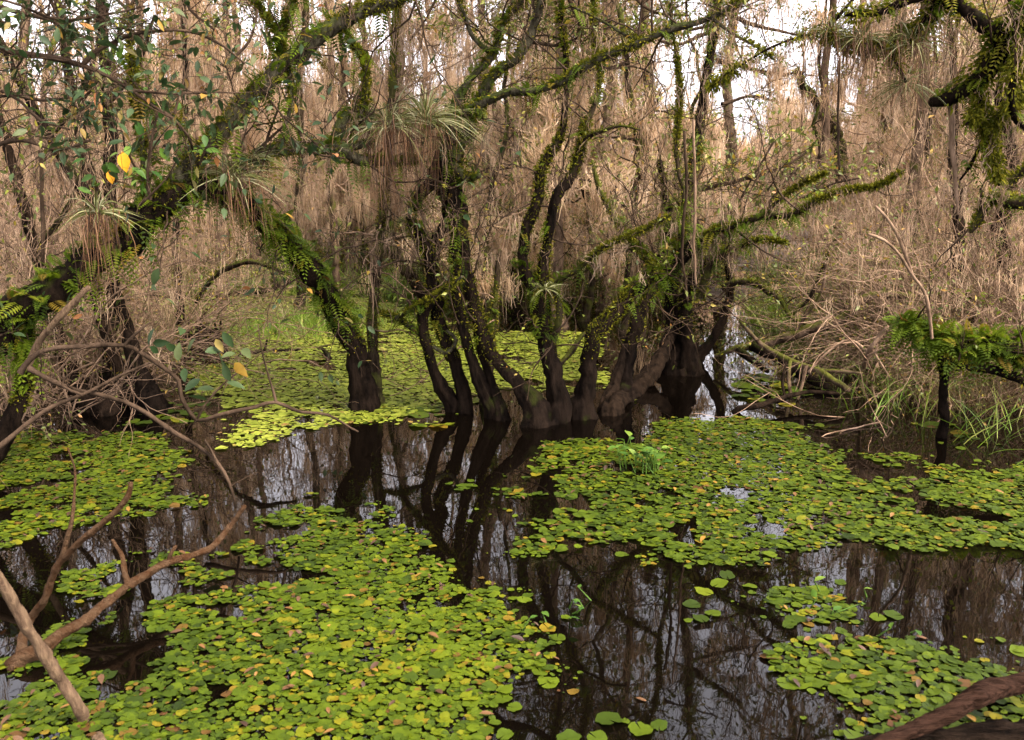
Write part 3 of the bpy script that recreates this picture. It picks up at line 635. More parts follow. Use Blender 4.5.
hero('slanting_stem', 'short dark stem slanting out of the bright patch of water at right of the trunks', 'tree',
     trunks=[[(696, 363, 'g', 11), (709, 344, None, 9), (719, 328, None, 9), (725, 313, 10.5, 8), (731, 285, None, 7), (728, 265, 10.4, 6), (722, 235, None, 4)]],
     limbs=[[(722, 288, 10.4, 7), (737, 282, None, 7), (752, 283, None, 6), (768, 290, 10.0, 6), (782, 301, None, 5), (790, 316, None, 4), (806, 324, 9.6, 3)], [(790, 316, 9.8, 4), (808, 300, None, 4), (822, 270, 9.6, 3), (830, 248, None, 2)]],
     seed=6, bark='bark_dark', limb_bark='bark_mossy', fern=40, cushion=240, twig=2.2, twig_L=0.6, leaf=0.1, moss=1.0, moss_L=.4)

for k, (lab, pa, w, extra) in enumerate([
    ('dark leaning trunk with swollen foot, nearest the water in the left clump', [(155, 412, 'g', 24), (146, 388, None, 18), (137, 366, None, 15), (128, 330, 8.2, 13), (117, 297, None, 12), (110, 265, 8.2, 11), (100, 225, None, 11), (84, 190, 8.2, 11), (66, 165, None, 10), (50, 137, 8.2, 9), (32, 104, None, 8), (10, 60, 8.2, 7), (-15, 10, None, 6)], 1, None),
    ('brown trunk with bare swollen foot in the middle of the left clump', [(136, 404, 'g', 22), (125, 384, None, 17), (115, 360, None, 14), (106, 330, 8.6, 13), (98, 300, None, 12), (90, 260, 8.6, 12), (95, 200, None, 11), (84, 155, 8.6, 11), (77, 105, None, 10), (71, 85, 8.6, 9), (62, 30, None, 8), (50, -40, 8.6, 6)], 1, None),
    ('low brown trunk curving along the water, leftmost foot of the left clump', [(106, 413, 'g', 20), (90, 405, None, 18), (78, 392, None, 16), (70, 374, 8.8, 14), (60, 340, None, 12), (48, 300, 8.8, 11), (36, 250, None, 10), (22, 200, 8.8, 10), (8, 150, None, 9), (-10, 90, 8.8, 8)], 0, None),
    ('tall upright dark trunk rising behind the arching tree at upper left', [(112, 396, 'g', 16), (110, 350, None, 13), (112, 300, 9.2, 12), (113, 240, None, 12), (110, 180, 9.2, 12), (112, 140, None, 12), (107, 105, 9.2, 12), (104, 60, None, 11), (100, 0, 9.2, 10), (96, -60, None, 8)], 1, None)]):
    hero('clump_tree', lab, 'tree', trunks=[pa], limbs=[[(pa[-4][0], pa[-4][1], pa[-3][2] or 8.6, 6), (pa[-4][0] + 30, pa[-4][1] - 40, None, 5), (pa[-4][0] + 48, pa[-4][1] - 90, 8.4, 3)]],
         seed=20 + k, bark='bark_root' if k in (1, 2) else 'bark_dark', limb_bark='bark_mossy', fern=9, cushion=60, twig=2.4, twig_L=0.9, leaf=0.10, leaf_L=0.05, moss=2.6, moss_L=0.8, group='trunks of the left clump',
         tops=[(pa[-1][0], pa[-1][1], 8.6, (0, 0, 1), 1.3, .015, 3, 1)])

# thin pale companion stems and mid-distance trunks traced one by one
MID = [
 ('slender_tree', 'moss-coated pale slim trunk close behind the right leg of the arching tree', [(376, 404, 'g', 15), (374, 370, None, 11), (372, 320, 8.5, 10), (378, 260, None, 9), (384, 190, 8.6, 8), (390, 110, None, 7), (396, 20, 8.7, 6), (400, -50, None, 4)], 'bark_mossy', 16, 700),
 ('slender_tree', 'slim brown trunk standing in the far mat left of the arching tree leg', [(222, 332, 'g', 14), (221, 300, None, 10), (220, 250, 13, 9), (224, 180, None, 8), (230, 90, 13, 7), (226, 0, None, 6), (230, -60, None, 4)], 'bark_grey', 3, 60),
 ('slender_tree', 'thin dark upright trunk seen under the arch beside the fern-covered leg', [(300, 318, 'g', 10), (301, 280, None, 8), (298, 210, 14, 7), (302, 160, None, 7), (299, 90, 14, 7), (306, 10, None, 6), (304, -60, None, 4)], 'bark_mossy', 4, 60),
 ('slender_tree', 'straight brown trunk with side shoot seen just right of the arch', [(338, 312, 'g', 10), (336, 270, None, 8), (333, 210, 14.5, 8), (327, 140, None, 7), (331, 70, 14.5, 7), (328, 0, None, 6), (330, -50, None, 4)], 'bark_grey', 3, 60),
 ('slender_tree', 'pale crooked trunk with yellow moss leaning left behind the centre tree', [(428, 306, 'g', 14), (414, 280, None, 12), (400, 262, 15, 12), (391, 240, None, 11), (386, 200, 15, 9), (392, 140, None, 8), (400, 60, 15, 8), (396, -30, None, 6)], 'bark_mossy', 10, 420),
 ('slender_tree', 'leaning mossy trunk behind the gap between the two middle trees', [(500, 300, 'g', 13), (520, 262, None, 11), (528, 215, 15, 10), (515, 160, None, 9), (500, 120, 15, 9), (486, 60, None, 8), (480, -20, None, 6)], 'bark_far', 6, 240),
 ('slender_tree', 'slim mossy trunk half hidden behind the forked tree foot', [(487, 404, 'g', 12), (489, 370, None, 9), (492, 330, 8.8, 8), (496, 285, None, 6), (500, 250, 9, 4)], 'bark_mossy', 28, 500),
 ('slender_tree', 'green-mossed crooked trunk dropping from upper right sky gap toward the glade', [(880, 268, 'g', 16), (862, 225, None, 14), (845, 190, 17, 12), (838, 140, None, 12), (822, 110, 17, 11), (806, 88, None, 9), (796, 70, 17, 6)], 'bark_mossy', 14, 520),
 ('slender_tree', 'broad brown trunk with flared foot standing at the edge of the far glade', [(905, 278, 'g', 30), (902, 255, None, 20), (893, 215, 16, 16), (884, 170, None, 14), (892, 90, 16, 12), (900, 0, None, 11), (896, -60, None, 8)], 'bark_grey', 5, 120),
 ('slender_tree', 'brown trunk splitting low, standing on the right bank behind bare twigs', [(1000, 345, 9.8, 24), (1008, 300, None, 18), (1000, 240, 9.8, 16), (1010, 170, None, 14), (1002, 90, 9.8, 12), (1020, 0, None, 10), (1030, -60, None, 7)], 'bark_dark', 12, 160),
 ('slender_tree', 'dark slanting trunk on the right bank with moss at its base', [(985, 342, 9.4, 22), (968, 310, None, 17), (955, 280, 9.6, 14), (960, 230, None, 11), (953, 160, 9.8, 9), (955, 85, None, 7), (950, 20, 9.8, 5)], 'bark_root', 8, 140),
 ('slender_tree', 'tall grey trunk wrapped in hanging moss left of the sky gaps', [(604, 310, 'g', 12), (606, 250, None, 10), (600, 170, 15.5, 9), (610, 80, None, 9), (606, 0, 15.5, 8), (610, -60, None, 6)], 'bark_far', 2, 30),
 ('slender_tree', 'grey trunk thick with hanging moss in the middle of the right sky gaps', [(722, 290, 'g', 13), (724, 240, None, 11), (732, 160, 16.5, 10), (727, 80, None, 9), (735, 0, 16.5, 8), (730, -60, None, 6)], 'bark_far', 2, 30),
 ('slender_tree', 'dark thin trunk with moss tufts beside the left clump and the arch', [(182, 352, 'g', 9), (180, 300, None, 7), (176, 240, 11, 7), (180, 160, None, 6), (186, 80, 11, 6), (182, -20, None, 4)], 'bark_dark', 3, 40),
]
for k, (nm, lab, pa, bk, fe, cu) in enumerate(MID):
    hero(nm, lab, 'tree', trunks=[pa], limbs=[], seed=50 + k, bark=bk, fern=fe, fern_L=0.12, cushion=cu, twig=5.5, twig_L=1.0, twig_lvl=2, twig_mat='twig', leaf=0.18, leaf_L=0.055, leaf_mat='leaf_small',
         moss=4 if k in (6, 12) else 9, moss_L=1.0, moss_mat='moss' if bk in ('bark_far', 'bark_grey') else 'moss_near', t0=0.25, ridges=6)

# ------------------------------------------------ upper right mossy limb
hero('mossy_limb', 'thick dark limb hung with moss and ferns reaching in from the upper right', 'tree limb',
     trunks=[], limbs=[[(1110, 60, 5.6, 30), (1060, 10, None, 28), (1024, 22, 5.8, 26), (1012, 40, None, 24), (1000, 56, 5.9, 22), (986, 71, None, 20), (968, 87, 6.0, 18), (948, 98, None, 16), (928, 102, 6.1, 9)],
            [(1018, 30, 5.8, 18), (1000, 30, None, 17), (985, 26, None, 15), (968, 12, 6.0, 13), (950, -6, None, 12), (930, -30, 6.1, 10)],
            [(956, 0, 6.1, 13), (943, 3, None, 12), (928, 21, 6.2, 11), (913, 33, None, 10), (893, 45, 6.3, 9), (873, 46, None, 8), (853, 45, 6.4, 7), (838, 39, None, 5), (818, 33, 6.5, 3), (790, 40, None, 2.5), (768, 49, 6.6, 2.2), (730, 72, None, 2), (708, 90, 6.8, 1.5)],
            [(980, 84, 6.0, 6), (979, 95, None, 5), (981, 108, None, 4), (988, 130, 6.0, 3.5), (993, 156, None, 3), (999, 186, 6.0, 2)],
            [(981, 108, 6.0, 4), (974, 116, None, 3), (966, 124, 5.9, 2)],
            [(988, 132, 6.0, 3.5), (1000, 118, None, 3), (1018, 100, 5.9, 3), (1034, 84, None, 3)],
            [(986, 134, 6.0, 4), (978, 150, None, 4), (970, 166, 6.1, 3), (960, 180, None, 2)],
            [(960, 8, 6.1, 10), (920, -2, None, 9), (880, 12, 6.2, 7), (845, 14, None, 4)],
            [(835, 20, 6.4, 4), (846, 8, None, 4), (860, -8, 6.3, 3)],
            [(1034, 40, 5.7, 7), (1020, 62, None, 7), (1012, 85, 5.7, 7), (1011, 105, None, 6), (1018, 122, 5.8, 5), (1034, 135, None, 4)],
            [(893, 45, 6.3, 4), (894, 58, None, 3), (906, 82, 6.3, 3)]],
     seed=80, limb_bark='bark_dark', fern=120, fern_L=0.14, cushion=1500, cushion_L=0.034, fat=1.08, twig=2.2, twig_L=0.55, leaf=0.05, moss=5, moss_L=0.4, ridges=0)
hero('mossy_limb', 'short mossy branch with a drooping tip entering at the right edge above the bank', 'tree limb',
     trunks=[], limbs=[[(1080, 212, 6.2, 16), (1024, 205, None, 14), (1005, 200, None, 13), (990, 197, 6.4, 12), (984, 204, None, 10), (978, 220, 6.4, 8), (970, 232, None, 4)], [(1060, 150, 6.3, 10), (1030, 165, None, 9), (1012, 182, 6.4, 8), (1004, 198, None, 7)]],
     seed=81, limb_bark='bark_mossy', fern=55, cushion=520, twig=3, twig_L=0.5, leaf=0.05, moss=3, moss_L=0.35, ridges=0)
hero('fern_covered_limb', 'low horizontal limb buried under green ferns above the water at right', 'tree limb',
     trunks=[], limbs=[[(1110, 380, 6.7, 24), (1060, 370, None, 22), (1020, 358, 6.9, 20), (985, 346, None, 18), (955, 347, 7.1, 16), (930, 340, None, 11), (912, 330, 7.2, 7), (900, 318, None, 3)], [(1110, 410, 6.6, 12), (1050, 392, None, 10), (1000, 372, 6.9, 9), (965, 366, None, 8), (940, 358, 7.0, 6)], [(1090, 330, 7.1, 12), (1050, 336, None, 10), (1015, 345, 7.0, 9)],
            [(943, 350, 7.1, 14), (944, 375, None, 10), (943, 400, 7.15, 9), (945, 420, None, 9), (943, 436, 7.2, 10), (943, 452, None, 11)]],
     seed=82, limb_bark='bark_dark', fern=720, fern_L=0.18, cushion=700, twig=2.5, twig_L=.5, leaf=0.15, moss=5, moss_L=.28, ridges=0)

# ------------------------------------------------ fallen limbs in the water at right
FALL = [
 ('fallen_branch', 'thick brown fallen branch curving up to the right out of the bright water', [[(715, 356, 10.1, 3), (737, 349, 9.9, 6), (768, 343, None, 9), (793, 335, 9.6, 10), (818, 327, None, 10), (843, 319, 9.4, 10), (855, 307, None, 9), (866, 297, 9.3, 8), (890, 294, None, 8), (915, 296, 9.2, 6)], [(793, 335, 9.6, 4), (810, 310, None, 3), (822, 290, 9.4, 3), (826, 262, None, 2)]], 'bark_grey', 40),
 ('fallen_branch', 'reddish bare fallen branch sloping down into the water to its forked tip', [[(738, 318, 9.8, 3), (752, 335, 9.4, 4), (768, 349, None, 6), (793, 362, 8.9, 7), (806, 367, None, 7), (820, 371, 8.6, 7), (834, 380, None, 6), (849, 391, 8.3, 6)], [(820, 371, 8.6, 4), (840, 371, None, 4), (862, 373, 8.4, 3)], [(790, 360, 8.9, 4), (789, 378, None, 4), (791, 398, 8.6, 3)], [(806, 367, 8.7, 4), (802, 385, None, 3), (798, 400, 8.5, 3)]], 'bark_grey', 0),
 ('fallen_branch', 'dark sunken log half under water behind the reddish forked branch', [[(752, 344, 9.8, 11), (775, 358, None, 11), (800, 374, 9.3, 10), (822, 386, None, 9), (836, 396, 8.7, 7)], [(738, 350, 9.8, 8), (752, 360, None, 7), (768, 372, 9.5, 5)]], 'bark_dark', 0),
 ('fallen_branch', 'thin forked dead branch standing at the tip of the reddish branch', [[(855, 388, 'g', 5), (862, 372, None, 4), (868, 352, 8.2, 4), (880, 336, None, 4), (888, 326, 8.1, 3)], [(868, 352, 8.2, 3), (850, 340, None, 2.5), (830, 350, 8.3, 2), (808, 372, 8.3, 2)], [(868, 355, 8.2, 3), (890, 345, None, 2), (910, 336, 8.0, 2)], [(872, 350, 8.2, 2), (882, 365, None, 2), (890, 378, 8.1, 1.5)]], 'twig', 0),
 ('fallen_branch', 'low grey stick lying on the water left of the forked branch', [[(735, 412, 'g', 6), (760, 405, 7.95, 6), (785, 397, 8.2, 5), (810, 392, 8.35, 4), (840, 394, 8.3, 3)], [(785, 397, 8.2, 3), (782, 380, None, 3), (786, 362, 8.3, 2)]], 'bark_root', 0),
 ('fallen_branch', 'pale whip-like branch bending over the fern-covered limb', [[(932, 338, 7.0, 3), (930, 318, None, 3.5), (924, 292, 6.9, 3.5), (912, 275, None, 3), (900, 255, 6.8, 2.6), (884, 240, None, 3), (868, 234, 6.8, 2)], [(912, 275, 6.85, 4), (902, 245, None, 3), (890, 222, 6.8, 3), (876, 206, None, 2)]], 'twig', 0),
 ('fallen_tree', 'mossy horizontal trunk lying across the water behind the fallen branches', [[(846, 305, 10.6, 9), (868, 298, None, 13), (895, 292, 10.5, 14), (920, 288, None, 13), (945, 290, 10.4, 9)]], 'bark_mossy', 1200),
 ('fallen_tree', 'far mossy fallen trunk in front of the grass under the arch', [[(160, 297, 17.0, 6), (190, 295, None, 8), (225, 293, 17, 9), (262, 290, None, 9), (290, 281, 17, 6)], [(262, 290, 17, 6), (280, 272, None, 5), (286, 258, 17, 3)]], 'bark_mossy', 700),
 ('fallen_tree', 'dark sunken log with small branches in the far mat left of the leg', [[(240, 357, 'g', 7), (262, 354, 11.1, 8), (280, 352, None, 6), (300, 350, 11.2, 3)], [(264, 353, 11.1, 3), (267, 340, None, 2)]], 'bark_dark', 0),
 ('broken_stub', 'small dark broken stub poking from the far mat beside the arching leg', [[(329, 361, 'g', 6), (327, 354, None, 5), (322, 348, 11, 3)]], 'bark_dark', 0),
 ('bent_branch', 'long mossy bent branch curving down from the hanging roots of the air plant', [[(286, 272, 9, 3), (268, 266, None, 4), (250, 262, 9.1, 5), (232, 266, None, 5), (215, 276, 9.3, 5), (203, 292, None, 4), (196, 303, 9.4, 3)]], 'bark_mossy', 160),
 ('low_branch', 'dark mossy branch jutting between the forked tree and the leaning tree above pale water', [[(552, 372, 8.3, 6), (562, 362, None, 6), (572, 350, 8.5, 6), (580, 338, None, 5), (586, 332, 8.7, 3)]], 'bark_mossy', 160),
 # dead wood at the lower left
 ('dead_pole', 'pale blotched dead pole slanting in from the lower left corner', [[(104, 748, 'g', 11), (88, 731, 3.15, 11), (76, 704, None, 12), (60, 680, 3.1, 12), (45, 656, None, 12), (22, 620, 3.0, 11), (0, 580, 2.95, 10), (-30, 532, 2.9, 9)]], 'dead_pale', 0),
 ('dead_branch', 'orange-brown dead branch rising to a forked tip at lower left', [[(20, 660, 'g', 11), (28, 624, 3.8, 8), (45, 597, None, 8), (56, 568, 3.75, 7), (66, 555, None, 6.5), (84, 538, 3.7, 6), (100, 525, None, 6), (116, 511, 3.7, 6), (128, 496, None, 6), (131, 482, 3.7, 4)], [(62, 560, 3.75, 6), (68, 536, None, 4.5), (72, 520, 3.75, 4), (74, 500, None, 3), (75, 470, 3.8, 2), (68, 448, None, 1.5)]], 'dead_wood', 0),
 ('dead_branch', 'long brown dead branch lying low over the pads and pointing right', [[(18, 664, 'g', 20), (40, 650, 3.58, 13), (60, 635, 3.62, 11), (85, 620, None, 10), (108, 602, 3.85, 9), (125, 588, None, 8.5), (148, 573, 4.1, 8), (170, 562, None, 7), (190, 556, 4.3, 7), (212, 547, None, 6), (230, 526, 4.5, 5.5), (245, 506, None, 4)], [(168, 563, 4.2, 5), (172, 552, None, 4), (176, 546, 4.2, 3)], [(128, 586, 4.0, 6), (124, 570, None, 5), (122, 556, 4.05, 4), (112, 540, None, 3)]], 'dead_wood', 0),
 ('fallen_log', 'weathered red-brown log slanting across the lower right corner', [[(850, 762, 2.86, 18), (895, 738, 2.93, 15), (920, 726, None, 16), (952, 712, 3.0, 17), (975, 697, None, 20), (995, 690, 3.1, 20), (1024, 683, None, 18), (1080, 664, 3.25, 17)]], 'log', 0),
 ('sunken_log', 'black wet log lying under the red-brown log at the bottom right edge', [[(840, 752, 2.98, 20), (900, 744, None, 24), (960, 739, 3.03, 26), (1020, 735, None, 27), (1090, 731, 3.06, 27)]], 'black_wood', 0),
 ('dead_stick', 'dark curved stick poking out of the water near the bottom edge', [[(806, 744, 'g', 5), (813, 729, 3.3, 5), (821, 719, None, 5), (828, 710, 3.4, 3)]], 'bark_dark', 0),
 ('dead_stick', 'thin pale stick standing at the edge of the big raft near the trunk reflections', [[(442, 590, 'g', 3), (435, 575, None, 2.5), (428, 561, 4.9, 2)], [(441, 588, 4.6, 2.5), (452, 583, None, 2.5), (463, 575, 4.65, 2)]], 'dead_pale', 0),
 ('dead_stick', 'leaning pale stick propped against the arching trunk at far left', [[(28, 368, 6.0, 7), (40, 342, None, 6.5), (55, 322, 5.9, 6.5), (72, 304, None, 6), (89, 287, 5.9, 5)]], 'dead_pale', 0),
]
for k, (nm, lab, paths, bk, cu) in enumerate(FALL):
    rng = np.random.default_rng(400 + k); p0 = paths[0][0]
    bl = G(p0[0], p0[1]) if p0[2] == 'g' else P(*p0[:3])
    gs = [Geo() for _ in paths]; gc = Geo()
    for i, pa in enumerate(paths):
        pts, rad = spl(pa, 0.022 if bl[1] < 5 else 0.05, 0.16, rng, 0.25 if pa[0][2] == 'g' else 0)
        gs[i].tube(pts, rad, 18 if bl[1] < 5 else 11, 5, np.full(len(pts), 0.12), rng.uniform(0, 6), True, 0.07)
        if cu: cushion_on(gc, pts, rad, cu, rng, 0.035)
    if len(paths) == 1 and not cu:
        tag(gs[0].build(nm, M[bk], None, bl), lab, nm.split('_')[-1]).location = bl
    else:
        root = empty(nm, bl, lab, nm.split('_')[-1])
        for i, g in enumerate(gs): g.build('stem' if i == 0 else 'side_branch', M[bk], root, bl)
        gc.build('moss_growth', M['cushion'], root, bl)

# ------------------------------------------------ low bare and leafy branches over the water at left
def bough(name, lab, paths, seed, mat='twig_dark', twig=2.0, twig_L=0.35, leaf=0.0, leaf_L=0.06, leaf_mat='leaf_dark', spots=(), lvl=1, cat='branch', moss=0):
    rng = np.random.default_rng(seed); bl = P(*paths[0][0][:3]); root = empty(name, bl, lab, cat)
    gt = Geo(); tw = []
    for i, pa in enumerate(paths):
        pts, rad = spl(pa, 0.05, 0.25, rng); g = Geo(); g.tube(pts, rad, 8, 0, None, 0, True, .09)
        g.build('stem' if i == 0 else 'side_branch', M[mat], root, bl)
        seg = np.linalg.norm(np.diff(pts, axis=0), axis=1).sum()
        for _ in range(int(seg * twig)):
            j = rng.integers(2, len(pts)); o = nrm((rng.normal(0, 1, 3) + [0, 0, .2])[None])[0]
            sprout(gt, pts[j], o, twig_L * rng.uniform(.4, 1.4), max(0.0018, rad[j] * 0.4), lvl, tw, rng, 0.02)
            if twig < 5: gt.build('twig', M[mat], root, bl); gt = Geo()
    gt.build('twigs', M[mat], root, bl)
    if moss:
        gm = Geo(); hang_moss(gm, np.array([tw[i][0] for i in rng.integers(0, len(tw), moss)]), 16, .9, .008, rng, .07, .01, 6); gm.build('hanging_moss', M['moss'], root, bl)
    gl = Geo()
    if leaf:
        sel = [x for x in tw if rng.uniform() < leaf]
        if sel:
            p = np.array([x[0] for x in sel]); d = np.array([x[1] for x in sel]) + rng.normal(0, .6, (len(sel), 3)) + np.array([0, 0, -.25]); L = leaf_L * rng.uniform(.6, 1.3, len(sel))
            gl.leaves(p, d, np.array([0, 0, 1.]) + rng.normal(0, .45, (len(sel), 3)), L, L * .42, True, None, rng)
    if len(spots):
        p = np.array([P(a, b, c) for a, b, c in spots]); L = leaf_L * rng.uniform(.8, 1.2, len(p)); d = rng.normal(0, 1, (len(p), 3)) * np.array([1, .6, .5]) + np.array([0, -.2, -.4])
        gl.leaves(p - nrm(d) * L[:, None] * .5, d, np.array([0, -.7, .8]) + rng.normal(0, .3, (len(p), 3)), L, L * .46, True, None, rng)
    gl.build('foliage', M[leaf_mat], root, bl)
    return root
bough('bare_branch', 'pale bare twig branch sweeping up to the right over the left raft', [[(-30, 462, 5.0, 6), (0, 446, None, 5), (25, 426, None, 5), (50, 408, 5.1, 4.5), (82, 395, None, 4), (110, 380, 5.2, 3), (140, 367, None, 3), (150, 362, 5.3, 2)], [(82, 395, 5.1, 3), (62, 385, None, 3), (72, 372, 5.1, 2), (95, 362, None, 2)]], 500, 'twig_dark', 1.5, .25)
bough('bare_branch', 'dark drooping branch whose pale tip dips to the water beside the left raft', [[(30, 368, 5.2, 7), (45, 377, None, 5), (75, 390, 5.2, 4.5), (100, 395, None, 4.5), (125, 402, 5.2, 4.5), (150, 415, None, 4.5), (175, 432, 5.2, 4.5), (200, 447, None, 4), (217, 462, 5.1, 4), (230, 483, None, 3), (236, 508, 5.1, 2)], [(217, 462, 5.1, 3), (210, 448, None, 2.5), (205, 440, 5.1, 2)], [(231, 486, 5.1, 2), (245, 478, None, 1.5), (258, 472, 5.1, 1)]], 501, 'twig_dark', 2, .3)
bough('leafy_branch', 'long thin branch with glossy green leaves crossing the water toward the arching leg', [[(20, 372, 5.6, 7), (32, 357, None, 6), (50, 349, 5.6, 5), (82, 346, None, 5), (125, 345, 5.7, 4.5), (140, 352, None, 5), (160, 365, 5.8, 5), (178, 380, None, 4), (181, 396, 5.8, 4), (197, 420, None, 4), (217, 415, 5.8, 4), (256, 407, None, 4), (276, 402, 5.9, 4), (301, 412, None, 3.5), (328, 415, 6.0, 3), (358, 432, None, 2)], [(276, 402, 5.9, 3), (270, 380, None, 2), (262, 352, 5.9, 1.5), (258, 325, None, 1)], [(125, 345, 5.7, 4), (135, 335, None, 3), (150, 322, 5.7, 2)], [(250, 407, 5.9, 3), (240, 420, None, 2), (228, 432, 5.9, 1.5)], [(197, 420, 5.8, 3), (205, 405, None, 2), (222, 385, 5.8, 2), (240, 370, None, 1.5)]],
      502, 'twig_dark', 2.6, .28, .02, .11, 'leaf_dark', [(155, 350, 5.4), (172, 348, 5.4), (160, 343, 5.5), (219, 345, 5.3), (240, 369, 5.3), (222, 360, 5.3), (229, 354, 5.3), (236, 384, 5.3), (192, 384, 5.4), (205, 388, 5.4), (184, 374, 5.4), (178, 352, 5.4), (226, 372, 5.3), (214, 350, 5.3), (190, 345, 5.4), (150, 336, 5.5), (182, 330, 5.5), (155, 277, 5.5), (154, 284, 5.5), (246, 352, 5.3), (228, 340, 5.3)])
bough('leafy_branch', 'dark-leaved branch hanging across the upper left corner with a long arched twig', [[(-40, 40, 4.6, 7), (0, 50, None, 6), (15, 52, 4.6, 6), (50, 57, None, 5.5), (82, 65, 4.6, 5), (107, 76, None, 4), (132, 90, 4.7, 4), (150, 104, None, 3.5), (172, 118, 4.7, 3), (188, 136, None, 3), (193, 150, 4.8, 2.5)], [(82, 64, 4.6, 5), (94, 54, None, 4.5), (105, 47, 4.6, 4), (125, 37, None, 4), (150, 31, 4.6, 3.5), (175, 30, None, 3), (200, 34, 4.7, 3), (225, 47, None, 2.5), (245, 64, 4.8, 2)], [(130, 90, 4.7, 3), (150, 92, None, 2.5), (175, 94, 4.7, 2.5), (210, 92, None, 2), (240, 93, 4.8, 1.5)], [(-30, 110, 4.7, 4), (10, 95, None, 3), (40, 120, 4.7, 3), (70, 130, None, 2)], [(-30, -10, 4.4, 4), (20, 5, None, 3), (60, 20, 4.5, 3), (110, 14, None, 2), (150, 5, 4.5, 1.5)], [(175, 114, 4.7, 3), (180, 90, None, 2), (190, 62, 4.7, 1.5)]],
      503, 'twig_dark', 14, .5, .3, .062, 'leaf_dark', [(30, 30, 4.2), (62, 12, 4.3), (148, 72, 4.4), (45, 40, 4.2), (120, 60, 4.4), (150, 60, 4.4), (20, 132, 4.3), (25, 118, 4.3)], lvl=2)
bough('leafy_branch', 'small-leaved olive twigs crowding the top left edge of the picture', [[(-40, -10, 6.0, 5), (10, 10, None, 5), (50, 20, 6, 4), (90, 40, None, 3)], [(0, 90, 6.2, 4), (40, 100, None, 3), (80, 96, 6.2, 2)], [(-20, 150, 6.4, 5), (20, 140, None, 4), (60, 150, 6.4, 3), (90, 140, None, 2)], [(40, -20, 6.0, 4), (60, 20, None, 3), (70, 60, 6, 2)], [(180, -20, 6.2, 4), (190, 10, None, 3), (215, 30, 6.2, 2)], [(230, 60, 6.2, 4), (250, 40, None, 3), (258, 10, 6.2, 2)]],
      504, 'twig_dark', 16, .55, .36, .045, 'leaf_small', lvl=2)
bough('vine_shoots', 'bright green heart-leaved shoots sprouting on top of the arching trunk', [[(150, 200, 6.3, 4), (148, 170, None, 3), (152, 140, 6.2, 3), (158, 110, None, 2)], [(120, 220, 6.2, 3), (112, 195, None, 2), (100, 170, 6.1, 2)], [(140, 205, 6.2, 3), (165, 180, None, 2), (178, 158, 6.1, 2)], [(200, 165, 6.5, 3), (206, 148, None, 2), (214, 135, 6.4, 1)]],
      505, 'twig_dark', 4, .3, .25, .11, 'leaf_bright', [(112, 155, 6.0), (105, 168, 6.0), (140, 130, 6.0), (158, 125, 6.0), (168, 135, 6.0), (165, 155, 6.0), (140, 172, 6.0), (113, 168, 6.0), (86, 178, 6.0), (85, 190, 6.0), (70, 172, 6.0), (150, 122, 6.0), (205, 140, 6.2), (212, 150, 6.2), (128, 150, 6.0), (96, 184, 6.0), (124, 176, 6.0), (78, 160, 6.0)], cat='vine')
for (x, y, d, L, lab) in ((123, 162, 5.95, .13, 'large bright yellow leaf above the arching trunk at left'), (110, 177, 6.0, .09, 'folded yellow leaf just below the large bright yellow one')):
    g = Geo(); g.leaves(np.array([[0, 0, L / 2]]), np.array([[.15, -.1, -1.]]), np.array([[.3, -1., .1]]), [L], [L * .6], True); o = g.build('yellow_leaf', M['leaf_yellow']); o.location = P(x, y, d); tag(o, lab, 'leaf')
bough('leafy_branch', 'sprays of green and yellow leaflets on thin twigs above the fallen branches', [[(700, 190, 9.4, 5), (740, 180, None, 4), (780, 168, 9.2, 3), (810, 150, None, 2)], [(760, 215, 9.2, 4), (780, 190, None, 3), (796, 168, 9.1, 2)], [(800, 200, 9.2, 3), (830, 185, None, 2), (860, 178, 9, 2)], [(700, 230, 9.4, 4), (690, 200, None, 3), (705, 165, 9.4, 2)], [(740, 200, 9.3, 3), (760, 165, None, 2), (775, 140, 9.2, 2)]],
      506, 'twig_dark', 14, .5, .55, .06, 'leaf_small', lvl=2)
bough('leafy_branch', 'light green leafy twigs against the sky at top centre', [[(560, -20, 9, 4), (580, 20, None, 3), (600, 40, 9, 2)], [(620, -20, 9, 4), (650, 10, None, 3), (690, 16, 9, 2)], [(520, 40, 9.2, 4), (560, 45, None, 3), (590, 30, 9.2, 2)], [(440, -10, 9.2, 3), (425, 20, None, 2), (410, 40, 9.2, 2)], [(690, 30, 9, 3), (720, 22, None, 2), (750, 8, 9, 2)]],
      507, 'twig_dark', 14, .5, .5, .055, 'leaf_small', lvl=2)
bough('mossy_branch', 'thin branch veiled with pale hanging moss across the white sky gap right of centre', [[(722, 10, 12, 6), (745, 22, None, 4), (775, 30, 12, 3), (812, 38, 12, 2)], [(716, 60, 12, 5), (740, 66, None, 4), (775, 74, 12.2, 3), (805, 72, 12, 2)], [(722, 105, 12, 4), (750, 96, None, 3), (785, 104, 12.3, 2)], [(722, -30, 12, 5), (760, -18, None, 4), (800, -6, 12, 2)], [(718, 30, 12, 5), (700, 36, None, 4), (680, 44, 12, 3), (655, 40, 12, 2)]],
      509, 'twig_dark', 13, .55, .22, .055, 'leaf_small', lvl=2, moss=120)
bough('leafy_branch', 'dark green leaves sprouting from the limb beside the air plant', [[(250, 160, 6.9, 4), (268, 140, None, 3), (290, 120, 6.9, 2)], [(300, 146, 7.0, 3), (320, 155, None, 2), (345, 158, 7, 2)], [(262, 155, 6.9, 3), (280, 100, None, 2), (275, 80, 6.9, 2)]],
      508, 'twig_dark', 6, .3, .3, .1, 'leaf_dark')

